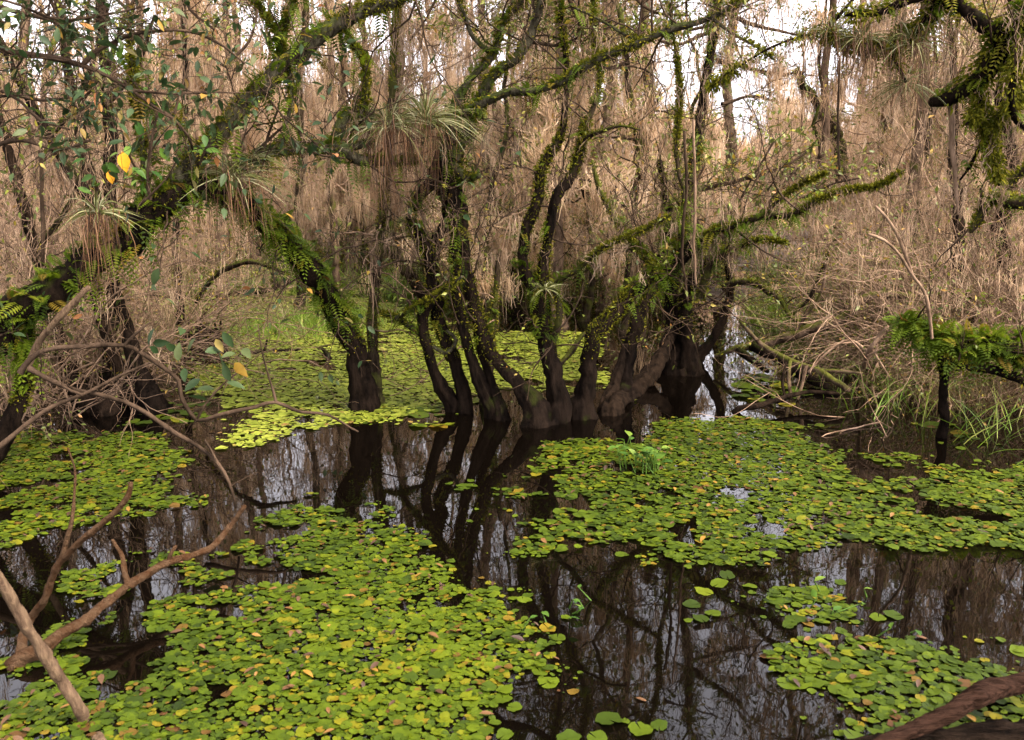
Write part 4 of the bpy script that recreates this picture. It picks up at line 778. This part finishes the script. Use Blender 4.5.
# ------------------------------------------------ air plants
def air_plant(lab, px, py, d, n, L, w, skirt, skirt_L, seed, spread=0.05, down=0.0):
    n = int(n * 1.7); skirt_L *= .9; w *= .85; L *= .8
    rng = np.random.default_rng(seed); c = P(px, py, d); root = empty('air_plant', c, lab, 'air plant', 'air plants growing on the limbs')
    g = Geo(); o = rng.normal(0, 1, (n, 3)); o[:, 2] = np.abs(o[:, 2]) * .9 - down; o = nrm(o)
    l = L * rng.uniform(.55, 1.15, n)
    g.ribbons(c + o * spread * rng.uniform(.3, 1, (n, 1)), o * l[:, None], np.stack([o[:, 0] * l * .25, o[:, 1] * l * .25, -l * rng.uniform(.35, .95, n)], -1), w * rng.uniform(.6, 1.2, n), 8, 0, 'tip', None, rng)
    g.build('leaves', M['air'], root, c)
    g = Geo(); m = skirt; p = c + rng.normal(0, 1, (m, 3)) * np.array([spread * 1.1, spread * 1.1, spread * .7]); l = skirt_L * rng.uniform(.15, 1.1, m) ** 1.2
    v = np.stack([rng.normal(0, .13, m) * l, rng.normal(0, .13, m) * l, -.4 * l], -1); dd = np.stack([rng.normal(0, .05, m) * l, rng.normal(0, .05, m) * l, -.7 * l], -1)
    g.ribbons(p, v, dd, w * .7 * rng.uniform(.4, 1.2, m), 7, .004, 'tip', None, rng); g.build('dead_leaves', M['air_dead'], root, c)
air_plant('silvery air plant with a long brown skirt on the left slope of the arching trunk', 97, 214, 6.05, 46, .34, .014, 150, .5, 1, .07)
air_plant('wide spiky air plant with dangling brown roots on top of the arching trunk', 232, 180, 6.75, 80, .42, .013, 190, .62, 2, .12)
air_plant('reddish spiky air plant beside the limb fork at the right end of the arch top', 252, 160, 6.8, 30, .4, .012, 20, .25, 12, .05)
air_plant('huge air plant with thick rust-brown skirt hanging left of the central stems', 388, 128, 7.45, 90, .5, .014, 330, .66, 3, .13)
air_plant('sprawling pale air plant fanning over the fork of the central tree', 426, 122, 7.5, 120, .6, .012, 160, .6, 4, .12)
air_plant('small pale air plant tuft in the crotch of the forked tree', 545, 290, 7.5, 34, .22, .01, 20, .15, 5, .04)
air_plant('dark brown air plant clump at the left end of the upper right limb', 832, 34, 6.35, 40, .2, .01, 160, .34, 6, .1)
air_plant('mossy air plant clump hanging halfway along the upper right limb', 864, 42, 6.3, 60, .22, .01, 200, .5, 7, .09)
air_plant('shaggy brown air plant hanging where the upper right limb divides', 912, 46, 6.2, 70, .28, .01, 200, .4, 8, .12)
air_plant('green drooping air plant below the middle of the upper right limb', 906, 84, 6.2, 50, .24, .01, 60, .3, 9, .08, .5)

# ------------------------------------------------ hanging vines
for k, (lab, pa) in enumerate([
    ('straight grey vine hanging from the upper right limb to the twigs', [(948, 84, 6.1, 5), (952, 120, None, 5), (953, 160, 6.1, 5), (955, 186, None, 4), (958, 214, 6.1, 2)]),
    ('pale thin vine dropping in front of the leaning tree', [(693, 120, 7.8, 2.5), (695, 180, None, 2.5), (694, 240, 7.8, 3), (696, 285, None, 2)]),
    ('twisted brown vine hanging beside the pale thin vine', [(684, 130, 7.9, 3), (686, 190, None, 3), (682, 250, 7.9, 3), (688, 300, None, 2)]),
    ('dark straight vine hanging at the left of the arching trunk', [(41, 150, 6.8, 4), (42, 200, None, 4), (43, 240, 6.8, 4), (43, 266, None, 3)]),
    ('thin dark vine crossing the upper middle from the long branch', [(651, -20, 7.3, 2.5), (652, 20, None, 2.5), (652, 38, 7.3, 2)]),
    ('moss-wrapped vine dangling from the small clump at upper right', [(838, 60, 6.5, 3), (839, 90, None, 3), (838, 125, 6.5, 2.5), (839, 170, None, 2)])]):
    pts, rad = spl(pa, .05, .4, np.random.default_rng(600 + k)); g = Geo(); g.tube(pts, rad, 6); bl = pts[0]
    o = g.build('hanging_vine', M['twig' if k in (0, 1) else 'twig_dark'], None, bl); o.location = bl; tag(o, lab, 'vine', 'vines hanging from the limbs')

# ------------------------------------------------ small water plants, stump, reeds, grass
def stump():
    rng = np.random.default_rng(3); c = G(207, 362); root = empty('tree_stump', c, 'rotten brown stump with ragged top in the far mat left of the arch', 'stump')
    g = Geo(); z = np.linspace(-.3, .34, 9); pts = np.stack([c[0] + .02 * np.sin(z * 9), c[1] + 0 * z, z], -1); g.tube(pts, np.interp(z, [-.3, 0, .2, .34], [.3, .24, .19, .15]), 18, 9, np.full(9, .16), 1.0); g.build('stump_wood', M['bark_root'], root, c)
    for k in range(7):
        a = k * .9; p = c + np.array([math.cos(a) * .16, math.sin(a) * .16, .28]); q = p + np.array([rng.normal(0, .03), rng.normal(0, .03), rng.uniform(.1, .28)]); g = Geo(); g.tube(np.linspace(p, q, 4), [.04, .03, .018, .006], 6); g.build('splinter', M['bark_root'], root, c)
stump()
def tuft(name, lab, spots, n, L, w, mat, seed, cat, spread=.15, lean=.25):
    rng = np.random.default_rng(seed); g = Geo()
    pts = np.array(spots); bl = pts.mean(0)
    i = rng.integers(0, len(pts), n); p = pts[i] + np.stack([rng.normal(0, spread, n), rng.normal(0, spread, n), np.zeros(n)], -1)
    l = L * rng.uniform(.4, 1.2, n); h = rng.normal(0, lean, (n, 2)) * l[:, None]
    g.ribbons(p, np.stack([h[:, 0], h[:, 1], l], -1), np.stack([h[:, 0], h[:, 1], -.25 * l], -1), w * rng.uniform(.6, 1.3, n), 5, 0, 'tip', None, rng)
    o = g.build(name, M[mat], None, bl); o.location = bl; return tag(o, lab, cat, None, 'stuff')
tuft('grass', 'bright green marsh grass patch in the far mat under the arch', [G(x, y) for x, y in ((255, 324), (268, 327), (280, 325), (295, 322), (310, 320), (325, 320), (300, 330), (275, 332), (315, 327))], 2600, .3, .014, 'grass', 30, 'grass', .6)
tuft('grass', 'tall yellow green grass on the glade behind the fallen branches', [[x, y, max(0, ground_h(x, y)) - .05] for x, y in np.random.default_rng(1).uniform([2.6, 12.5], [8, 19.5], (210, 2)) if x > .295 * y], 9000, .7, .02, 'grass', 31, 'grass', .3)
tuft('grass', 'dry brown grass and reeds along the right bank below the fern limb', [[x, y, max(0, float(ground_h(x, y)) - .05)] for x, y in np.random.default_rng(2).uniform([3.6, 8.0], [8, 10.6], (120, 2))], 3600, .5, .011, 'dry_grass', 32, 'grass', .2, .4)
tuft('grass', 'sparse green reeds standing in the dark water at right', [G(x, y) for x, y in ((880, 405), (895, 412), (905, 398), (912, 420), (990, 432), (985, 445), (860, 395), (1000, 425), (890, 395))], 110, .5, .011, 'grass', 33, 'reeds', .2, .5)
tuft('grass', 'yellow green grass on the far bank behind the left trunks', [[x, y, max(0, float(ground_h(x, y)) - .05)] for x, y in np.random.default_rng(5).uniform([-12, 17], [2, 24], (150, 2))], 7000, .6, .02, 'grass', 34, 'grass', .35)
tuft('grass', 'dry grass and stems on the bank around the left clump', [[x, y, max(0, float(ground_h(x, y)) - .05)] for x, y in np.random.default_rng(6).uniform([-9, 9.4], [-4.4, 13], (120, 2))], 3600, .6, .012, 'dry_grass', 35, 'grass', .3, .4)
def waterweed(lab, px, py, seed, n=26, L=.09, hi=.2):
    rng = np.random.default_rng(seed); c = G(px, py); root = empty('water_plant', c, lab, 'plant'); gs = Geo(); p = []; d = []
    for k in range(n):
        b = c + np.array([rng.normal(0, .12), rng.normal(0, .12), 0]); t = b + np.array([rng.normal(0, .04), rng.normal(0, .04), rng.uniform(.3, 1) * hi]); gs.tube(np.linspace(b, t, 4), [.004, .004, .003, .002], 4); p.append(t)
        if n < 10: gs.build('stem', M['leaf_bright'], root, c); gs = Geo()
        d.append([rng.normal(), rng.normal(), .3])
    gs.build('stems', M['leaf_bright'], root, c); g = Geo(); n_ = len(p); l = L * rng.uniform(.7, 1.3, n_); g.leaves(np.array(p), np.array(d), np.array([0, 0, 1.]) + rng.normal(0, .3, (n_, 3)), l, l * .6, True, None, rng); g.build('foliage', M['leaf_bright'], root, c)
waterweed('blue-green leafy water plant standing in the wide raft before the middle trees', 645, 470, 1, 34)
waterweed('small leafy water plant at the near edge of the dark water', 565, 612, 2, 8, .05, .07)
waterweed('little green sprout among the pads of the small patch', 834, 603, 3, 7, .05, .07)

# ================================================================== BACKGROUND TREES
def proto_tree(name, seed, H=11, r0=.12, leafy=.1, moss_n=185, moss_L=2.3, bark='bark_far', z0=.12, n_limb=17, limb_L=2.3, leaf_L=.07):
    rng = np.random.default_rng(seed)
    root = empty(name, (0, 0, 0), 'x', 'tree'); kids = []
    n = 26; z = np.linspace(-.6, H, n); c = np.cumsum(rng.normal(0, .07, (n, 2)), 0); c -= c[2]
    pts = np.stack([c[:, 0], c[:, 1], z], -1); rad = r0 * (1 - .8 * np.clip(z / H, 0, 1)) * (1 + .9 * np.clip(1 - z / .7, 0, 1.4) ** 2)
    g = Geo(); g.tube(pts, rad, 10, 5, .05 + .15 * np.clip(1 - z / .6, 0, 1), seed); kids.append(g.build('trunk', M[bark], root))
    gt = Geo(); tw = []
    for k in range(n_limb):
        f = z0 + (1 - z0) * (k + rng.uniform()) / n_limb; i = min(n - 2, int(2 + f * (n - 3))); a = rng.uniform(0, 6.28)
        d = np.array([math.cos(a), math.sin(a), rng.uniform(.0, .9)])
        sprout(gt, pts[i], d, limb_L * rng.uniform(.5, 1.15) * (1 - .35 * f), rad[i] * .45, 3, tw, rng, .01, .2, (3, 4), 5, .8)
    kids.append(gt.build('branches', M['twig' if bark != 'bark_mossy' else 'twig_dark'], root))
    T = np.array([x[0] for x in tw]); D = np.array([x[1] for x in tw])
    gm = Geo(); hi = np.where(T[:, 2] > .9)[0]
    w = np.clip(1.05 - T[hi, 2] / 6.5, .05, 1) ** 1.3; w /= w.sum()
    if moss_n:
        hang_moss(gm, T[rng.choice(hi, moss_n, p=w)], 24, moss_L, .014, rng, .12, .013, 6)
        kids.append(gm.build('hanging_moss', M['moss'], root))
    if leafy:
        s = hi[rng.uniform(0, 1, len(hi)) < leafy]; l = leaf_L * rng.uniform(.6, 1.4, len(s)); gl = Geo()
        gl.leaves(T[s] + rng.normal(0, .04, (len(s), 3)), D[s] + rng.normal(0, .6, (len(s), 3)), np.array([0, 0, 1.]) + rng.normal(0, .5, (len(s), 3)), l, l * .5, False, None, rng)
        kids.append(gl.build('foliage', M['leaf_far'], root))
    KIDS[root.name] = [k for k in kids if k]
    return root
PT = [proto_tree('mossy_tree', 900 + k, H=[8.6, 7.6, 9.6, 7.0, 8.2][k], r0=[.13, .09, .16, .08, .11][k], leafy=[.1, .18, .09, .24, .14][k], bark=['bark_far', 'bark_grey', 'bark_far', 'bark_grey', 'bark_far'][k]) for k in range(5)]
PL = [proto_tree('leafy_tree', 920 + k, H=7 + k, r0=.07, leafy=.75, moss_n=120, moss_L=.9, bark='bark_mossy', n_limb=15, limb_L=1.7) for k in range(2)]
PC = [proto_tree('canopy_tree', 930 + k, H=11 + 1.2 * k, r0=.085, leafy=.42, moss_n=70, moss_L=1.3, bark='bark_grey', z0=.42, n_limb=17, limb_L=2.7, leaf_L=.1) for k in range(2)]
def proto_shrub(name, seed, n, H, mat, leafy, lm, leaf_L, cat, moss=0):
    rng = np.random.default_rng(seed); root = empty(name, (0, 0, 0), 'x', cat); g = Geo(); tw = []; kids = []
    for k in range(n):
        a = rng.uniform(0, 6.28); p = np.array([math.cos(a), math.sin(a), 0]) * rng.uniform(0, .45); p[2] = -.2
        d = np.array([math.cos(a) * .5, math.sin(a) * .5, 1.1]) + rng.normal(0, .3, 3)
        sprout(g, p, d, H * rng.uniform(.5, 1.1), rng.uniform(.006, .014), 2, tw, rng, .0, .16, (3, 5), 4, .7)
    kids.append(g.build('stems', M[mat], root)); T = np.array([x[0] for x in tw]); D = np.array([x[1] for x in tw])
    s = np.where((rng.uniform(0, 1, len(T)) < leafy) & (T[:, 2] > .2))[0]
    if len(s):
        l = leaf_L * rng.uniform(.6, 1.4, len(s)); gl = Geo(); gl.leaves(T[s], D[s] + rng.normal(0, .6, (len(s), 3)), np.array([0, 0, 1.]) + rng.normal(0, .5, (len(s), 3)), l, l * .5, False, None, rng); kids.append(gl.build('foliage', M[lm], root))
    if moss:
        gm = Geo(); hi = np.where(T[:, 2] > .8)[0]; hang_moss(gm, T[rng.choice(hi, moss)], 9, .55, .006, rng, .05, .006, 5); kids.append(gm.build('hanging_moss', M['moss'], root))
    KIDS[root.name] = [k for k in kids if k]; return root
PB = [proto_shrub('bare_shrub', 940 + k, 20, 2.7, 'twig', .05, 'leaf_small', .05, 'shrub', 60) for k in range(3)]
PG = [proto_shrub('leafy_shrub', 950 + k, 20, 1.3, 'twig_dark', .9, 'leaf_small', .06, 'shrub') for k in range(2)]
PA = []
for k in range(2):
    rg = np.random.default_rng(970 + k); ro = empty('arching_shrub', (0, 0, 0), 'x', 'shrub'); g_ = Geo(); tw_ = []
    for j in range(16):
        a = rg.uniform(0, 6.28)
        sprout(g_, np.array([math.cos(a) * .2, math.sin(a) * .2, -.2]), np.array([math.cos(a) * .7, math.sin(a) * .7, 1.3]) + rg.normal(0, .25, 3), rg.uniform(1.6, 3.2), rg.uniform(.007, .013), 2, tw_, rg, -.05, .1, (3, 5), 4, .55)
    kd = [g_.build('stems', M['twig'], ro)]; T_ = np.array([q[0] for q in tw_]); D_ = np.array([q[1] for q in tw_]); s_ = np.where((rg.uniform(0, 1, len(T_)) < .6) & (T_[:, 2] > .2))[0]
    l_ = .055 * rg.uniform(.6, 1.4, len(s_)); gl_ = Geo(); gl_.leaves(T_[s_], D_[s_] + rg.normal(0, .6, (len(s_), 3)), np.array([0, 0, 1.]) + rg.normal(0, .5, (len(s_), 3)), l_, l_ * .5, False, None, rg); kd.append(gl_.build('foliage', M['leaf_small'], ro))
    KIDS[ro.name] = kd; PA.append(ro)
LAND = [(-200, 'beyond the left edge'), (0, 'at the left edge'), (60, 'behind the foot of the arching trunk'), (110, 'behind the left clump'), (170, 'between the left clump and the stump'), (212, 'behind the rotten stump'), (255, 'under the arch'), (300, 'under the descending half of the arch'), (350, 'behind the right leg of the arch'), (400, 'behind the huge air plant'),
        (440, 'behind the tangled middle tree'), (490, 'between the tangled tree and the forked tree'), (545, 'behind the forked tree'), (595, 'behind the foot of the leaning tree'), (640, 'behind the leaning tree trunk'), (685, 'behind the rooted tree'), (730, 'behind the slanting stem'), (780, 'behind the fallen branches'), (840, 'above the fallen branches'), (895, 'behind the flared glade trunk'),
        (935, 'behind the fern-covered limb post'), (975, 'behind the slanting bank trunk'), (1015, 'at the right edge'), (1200, 'beyond the right edge')]
def spot(x, y):
    px = project(np.array([x, y, 0.0]))[0]
    return min(LAND, key=lambda q: abs(q[0] - px))[1]
used = set()
def put(protos, x, y, label, group, rng, s=(.85, 1.2)):
    p = protos[rng.integers(len(protos))]; z = max(-.1, float(ground_h(np.array(x), np.array(y))) - .05)
    sc_ = rng.uniform(*s); sh = sc_ * rng.uniform(.9, 1.1); rz = rng.uniform(0, 6.28)
    if p.name not in used:
        used.add(p.name); p.location = (x, y, z); p.rotation_euler = (0, 0, rz); p.scale = (sc_, sc_, sh); p['label'] = label; p['group'] = group; return
    copy_thing(p, (float(x), float(y), z), rz, (sc_, sh), label, group)
def zone(x, y):
    px = project(np.array([x, y, 0.0]))[0]
    return 'at the left' if px < 330 else 'behind the central stems' if px < 620 else 'below the sky gaps' if px < 800 else 'behind the right bank'
rng = np.random.default_rng(77)
placed = []
def free(x, y, dmin):
    for a, b in placed:
        if (a - x) ** 2 + (b - y) ** 2 < dmin ** 2: return False
    placed.append((x, y)); return True
for tries in range(2600):
    if len(placed) >= 64: break
    y = 13.5 + 21 * rng.uniform() ** 0.85; x = rng.uniform(-1, 1) * (3 + .72 * y)
    px = project(np.array([x, y, 0.0]))[0]
    if 190 < px < 470 and y < 19: continue
    if 735 < px < 905 and y < 23: continue
    if -200 < px < 1224 and y < 15 and rng.uniform() < .5: continue
    if 682 < px < 782 or (px < 810 and px > 780 and rng.uniform() < .5): continue
    if not free(x, y, 1.25): continue
    near = 'near' if y < 20 else 'middle' if y < 26 else 'far'
    dist = {'near': 'tall moss-draped tree in the first rank of the forest', 'middle': 'pale moss-draped tree in the second rank', 'far': 'faint moss-draped tree deep in the forest'}[near]
    w = zone(x, y)
    put(PT, x, y, f'{dist} {spot(x, y)}', 'moss-draped trees of the background forest', rng)
for (px, d) in ((795, 31), (812, 25), (660, 30), (645, 25), (630, 27), (480, 28)):
    x = (px - 512) / FPX * d; put(PT, x, d, f'faint moss-draped tree deep in the forest {spot(x, d)}', 'moss-draped trees of the background forest', rng, (.5, .66) if 685 < px < 800 else (.7, .9))
for k in range(28):
    y = rng.uniform(12.5, 22); x = rng.uniform(-.75, .75) * (2 + y * .75); px = project(np.array([x, y, 0.0]))[0]
    if 200 < px < 460 and y < 20: y += 7
    if 690 < px < 780: continue
    w = zone(x, y); put(PL, x, y, f'slim olive-leaved tree {spot(x, y)}', 'slim olive-leaved trees among the moss-draped ones', rng, (.7, 1.1))
for k in range(36):
    y = rng.uniform(11.5, 24); x = rng.uniform(-1, 1) * (1.5 + y * .68); px = project(np.array([x, y, 0.0]))[0]
    if 170 < px < 620 and y < 17.5: y += 8
    if 300 < px < 700 and rng.uniform() < .6: continue
    if 690 < px < 920 and y < 26: continue
    w = zone(x, y); put(PB, x, y, f'bare twiggy pale brown shrub {spot(x, y)}', 'bare twiggy shrubs of the understorey', rng, (.7, 1.25))
for (px, d) in ((985, 8.9), (940, 9.6), (900, 10.4), (1010, 9.4), (960, 10.5), (1050, 8.8), (30, 9.6), (60, 10.2), (-20, 9.2), (90, 11.0), (10, 11.5), (0, 7.9), (45, 8.4), (-40, 8.2), (100, 9.3), (160, 10.5), (975, 9.2), (920, 9.9), (1030, 9.6), (1060, 9.5)):
    x = (px - 512) / FPX * d * 1.0; put(PB, x, d, f'dense bare bank shrub {spot(x, d)}', 'dense bare shrubs on the banks', rng, (.8, 1.1))
for (px, d) in ((905, 10.2), (940, 9.4), (975, 9.0), (1010, 9.2), (1050, 8.8), (925, 11), (960, 9.8), (1000, 10.5), (60, 8.8), (10, 8.4), (110, 9.6), (160, 12), (190, 13.5)):
    w = 'over the fallen branches' if 690 < px < 880 else 'on the right bank' if px > 600 else 'around the left clump'
    put(PA, (px - 512) / FPX * d, d, f'pale arching leafy-twigged shrub {spot((px - 512) / FPX * d, d)}', 'arching twiggy shrubs', rng, (.6, .9))
for (px, d) in ((420, 18), (455, 20.5), (500, 17.2), (530, 19), (575, 16.2), (600, 15.5), (650, 16.5), (680, 17.4), (350, 20), (820, 13.6), (850, 15), (300, 21), (400, 21.5), (440, 19.5), (520, 16), (590, 18.5), (640, 18.5), (860, 13), (900, 14), (960, 14), (1020, 14.5), (60, 18), (20, 15), (200, 22), (350, 22), (800, 15.5), (840, 16), (830, 13.2), (885, 11.6), (915, 11.6), (850, 13.8), (880, 13), (905, 12.6), (880, 15), (850, 19), (170, 19), (230, 20.5), (130, 17), (560, 20), (480, 19.5), (620, 17), (660, 15), (1000, 12), (930, 12.5), (540, 17.5), (90, 15)):
    x = (px - 512) / FPX * d * 1.0; w = 'on the green glade behind the fallen branches' if 690 < px < 900 else 'on the far bank under the arch' if px < 300 else 'behind the middle trunks' if px < 690 else 'at the back of the right bank'
    put(PG, x, d, f'low olive green leafy shrub {spot(x, d)}', 'low leafy shrubs of the understorey', rng, (.7, 1.3))
for (px, d, lab) in ((556, 13.2, 'tall slim leafy-topped tree close behind the forked tree'), (640, 14.2, 'tall slim leafy-topped tree behind the leaning tree'),
        (812, 14.8, 'tall slim leafy-topped tree on the glade behind the fallen branches'), (905, 13.4, 'tall slim leafy-topped tree behind the pale whip branch'), (985, 12.6, 'tall slim leafy-topped tree at the back of the right bank'),
        (868, 18.5, 'tall slim leafy-topped tree beyond the glade'), (485, 18.2, 'tall slim leafy-topped tree seen between the two middle trees'), (606, 17.4, 'tall slim leafy-topped tree far behind the leaning tree'), (258, 19.5, 'tall slim leafy-topped tree at the far end of the mat'),
        (150, 14.5, 'tall slim leafy-topped tree behind the left clump'), (58, 13, 'tall slim leafy-topped tree at the left edge of the forest'), (350, 20.5, 'tall slim leafy-topped tree beyond the far mat'), (1080, 14, 'tall slim leafy-topped tree outside the right bank')):
    put(PC, (px - 512) / FPX * d, d, lab, 'tall leafy-topped trees', rng, (.9, 1.1))
# distant wood that reads as one mass
def far_wood():
    rng = np.random.default_rng(88); g = Geo(); gm = Geo(); A = []
    for k in range(215):
        y = rng.uniform(36, 52) if k < 190 else rng.uniform(46, 54); x = rng.uniform(-1, 1) * (y * .95) if k < 190 else y * rng.uniform(.17, .31); H = rng.uniform(4.5, 8) * (0.8 if 690 < 512 + FPX * x / y < 810 else .75 if 450 < 512 + FPX * x / y < 900 else 1); z = np.linspace(0, H, 8)
        c = np.cumsum(rng.normal(0, .12, (8, 2)), 0); r = rng.uniform(.08, .2)
        g.tube(np.stack([x + c[:, 0], y + c[:, 1], z], -1), r * (1 - .8 * z / H), 6)
        for q in range(70):
            h = H * rng.uniform(.1, .95); s = 2.2 * (1.1 - h / H); A.append([x + rng.normal(0, s * .6), y + rng.normal(0, s * .6), h + .4])
    hang_moss(gm, np.array(A), 9, 2.0, .04, rng, .2, .02, 4)
    root = empty('far_woods', (0, 40, 0), 'hazy brown mass of moss-hung woods closing the view beyond the background trees', 'woods'); root['kind'] = 'stuff'
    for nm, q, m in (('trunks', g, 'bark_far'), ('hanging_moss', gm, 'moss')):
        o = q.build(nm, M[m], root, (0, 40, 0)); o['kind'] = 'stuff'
far_wood()

# ================================================================== LIGHT
EL, AZ = math.radians(50), math.radians(125)      # sun behind thin cloud, high at the right, a little behind the camera
w = bpy.data.worlds.new('World'); sc.world = w; w.use_nodes = True
nt = w.node_tree; bg = nt.nodes['Background']; sky = nt.nodes.new('ShaderNodeTexSky'); sky.sky_type = 'NISHITA'; sky.sun_disc = False
sky.sun_elevation = EL; sky.sun_rotation = AZ; sky.dust_density = 4; sky.air_density = 1.2
hs = nt.nodes.new('ShaderNodeHueSaturation'); hs.inputs['Saturation'].default_value = 0.12
tint = nt.nodes.new('ShaderNodeMix'); tint.data_type = 'RGBA'; tint.blend_type = 'MULTIPLY'; tint.inputs['Factor'].default_value = 1; tint.inputs['B'].default_value = (0.98, 0.93, 0.99, 1)
nt.links.new(sky.outputs[0], hs.inputs['Color']); nt.links.new(hs.outputs[0], tint.inputs['A']); nt.links.new(tint.outputs['Result'], bg.inputs['Color'])
bg.inputs['Strength'].default_value = 0.15
sl = bpy.data.lights.new('Sun', 'SUN'); sl.energy = 1.5; sl.angle = math.radians(10); sl.color = (1, .84, .60)
so = bpy.data.objects.new('Sun', sl); COL.objects.link(so)
from mathutils import Vector
sd = Vector((math.sin(AZ) * math.cos(EL), math.cos(AZ) * math.cos(EL), math.sin(EL)))
so.rotation_euler = sd.to_track_quat('Z', 'Y').to_euler(); so.location = (0, 0, 30)
sc.view_settings.view_transform = 'Standard'; sc.view_settings.look = 'None'; sc.view_settings.gamma = 1.0; sc.view_settings.exposure = 2.65
sc.view_settings.use_curve_mapping = False
sc.render.engine = 'CYCLES'; sc.cycles.use_denoising = True
sc.cycles.max_bounces = 8; sc.cycles.diffuse_bounces = 5; sc.cycles.transmission_bounces = 5; sc.cycles.glossy_bounces = 3; sc.cycles.use_adaptive_sampling = True; sc.cycles.adaptive_threshold = 0.02
print('built', round(time.time() - T0, 1), 'polys', sum(len(o.data.polygons) for o in bpy.data.objects if o.type == 'MESH'))
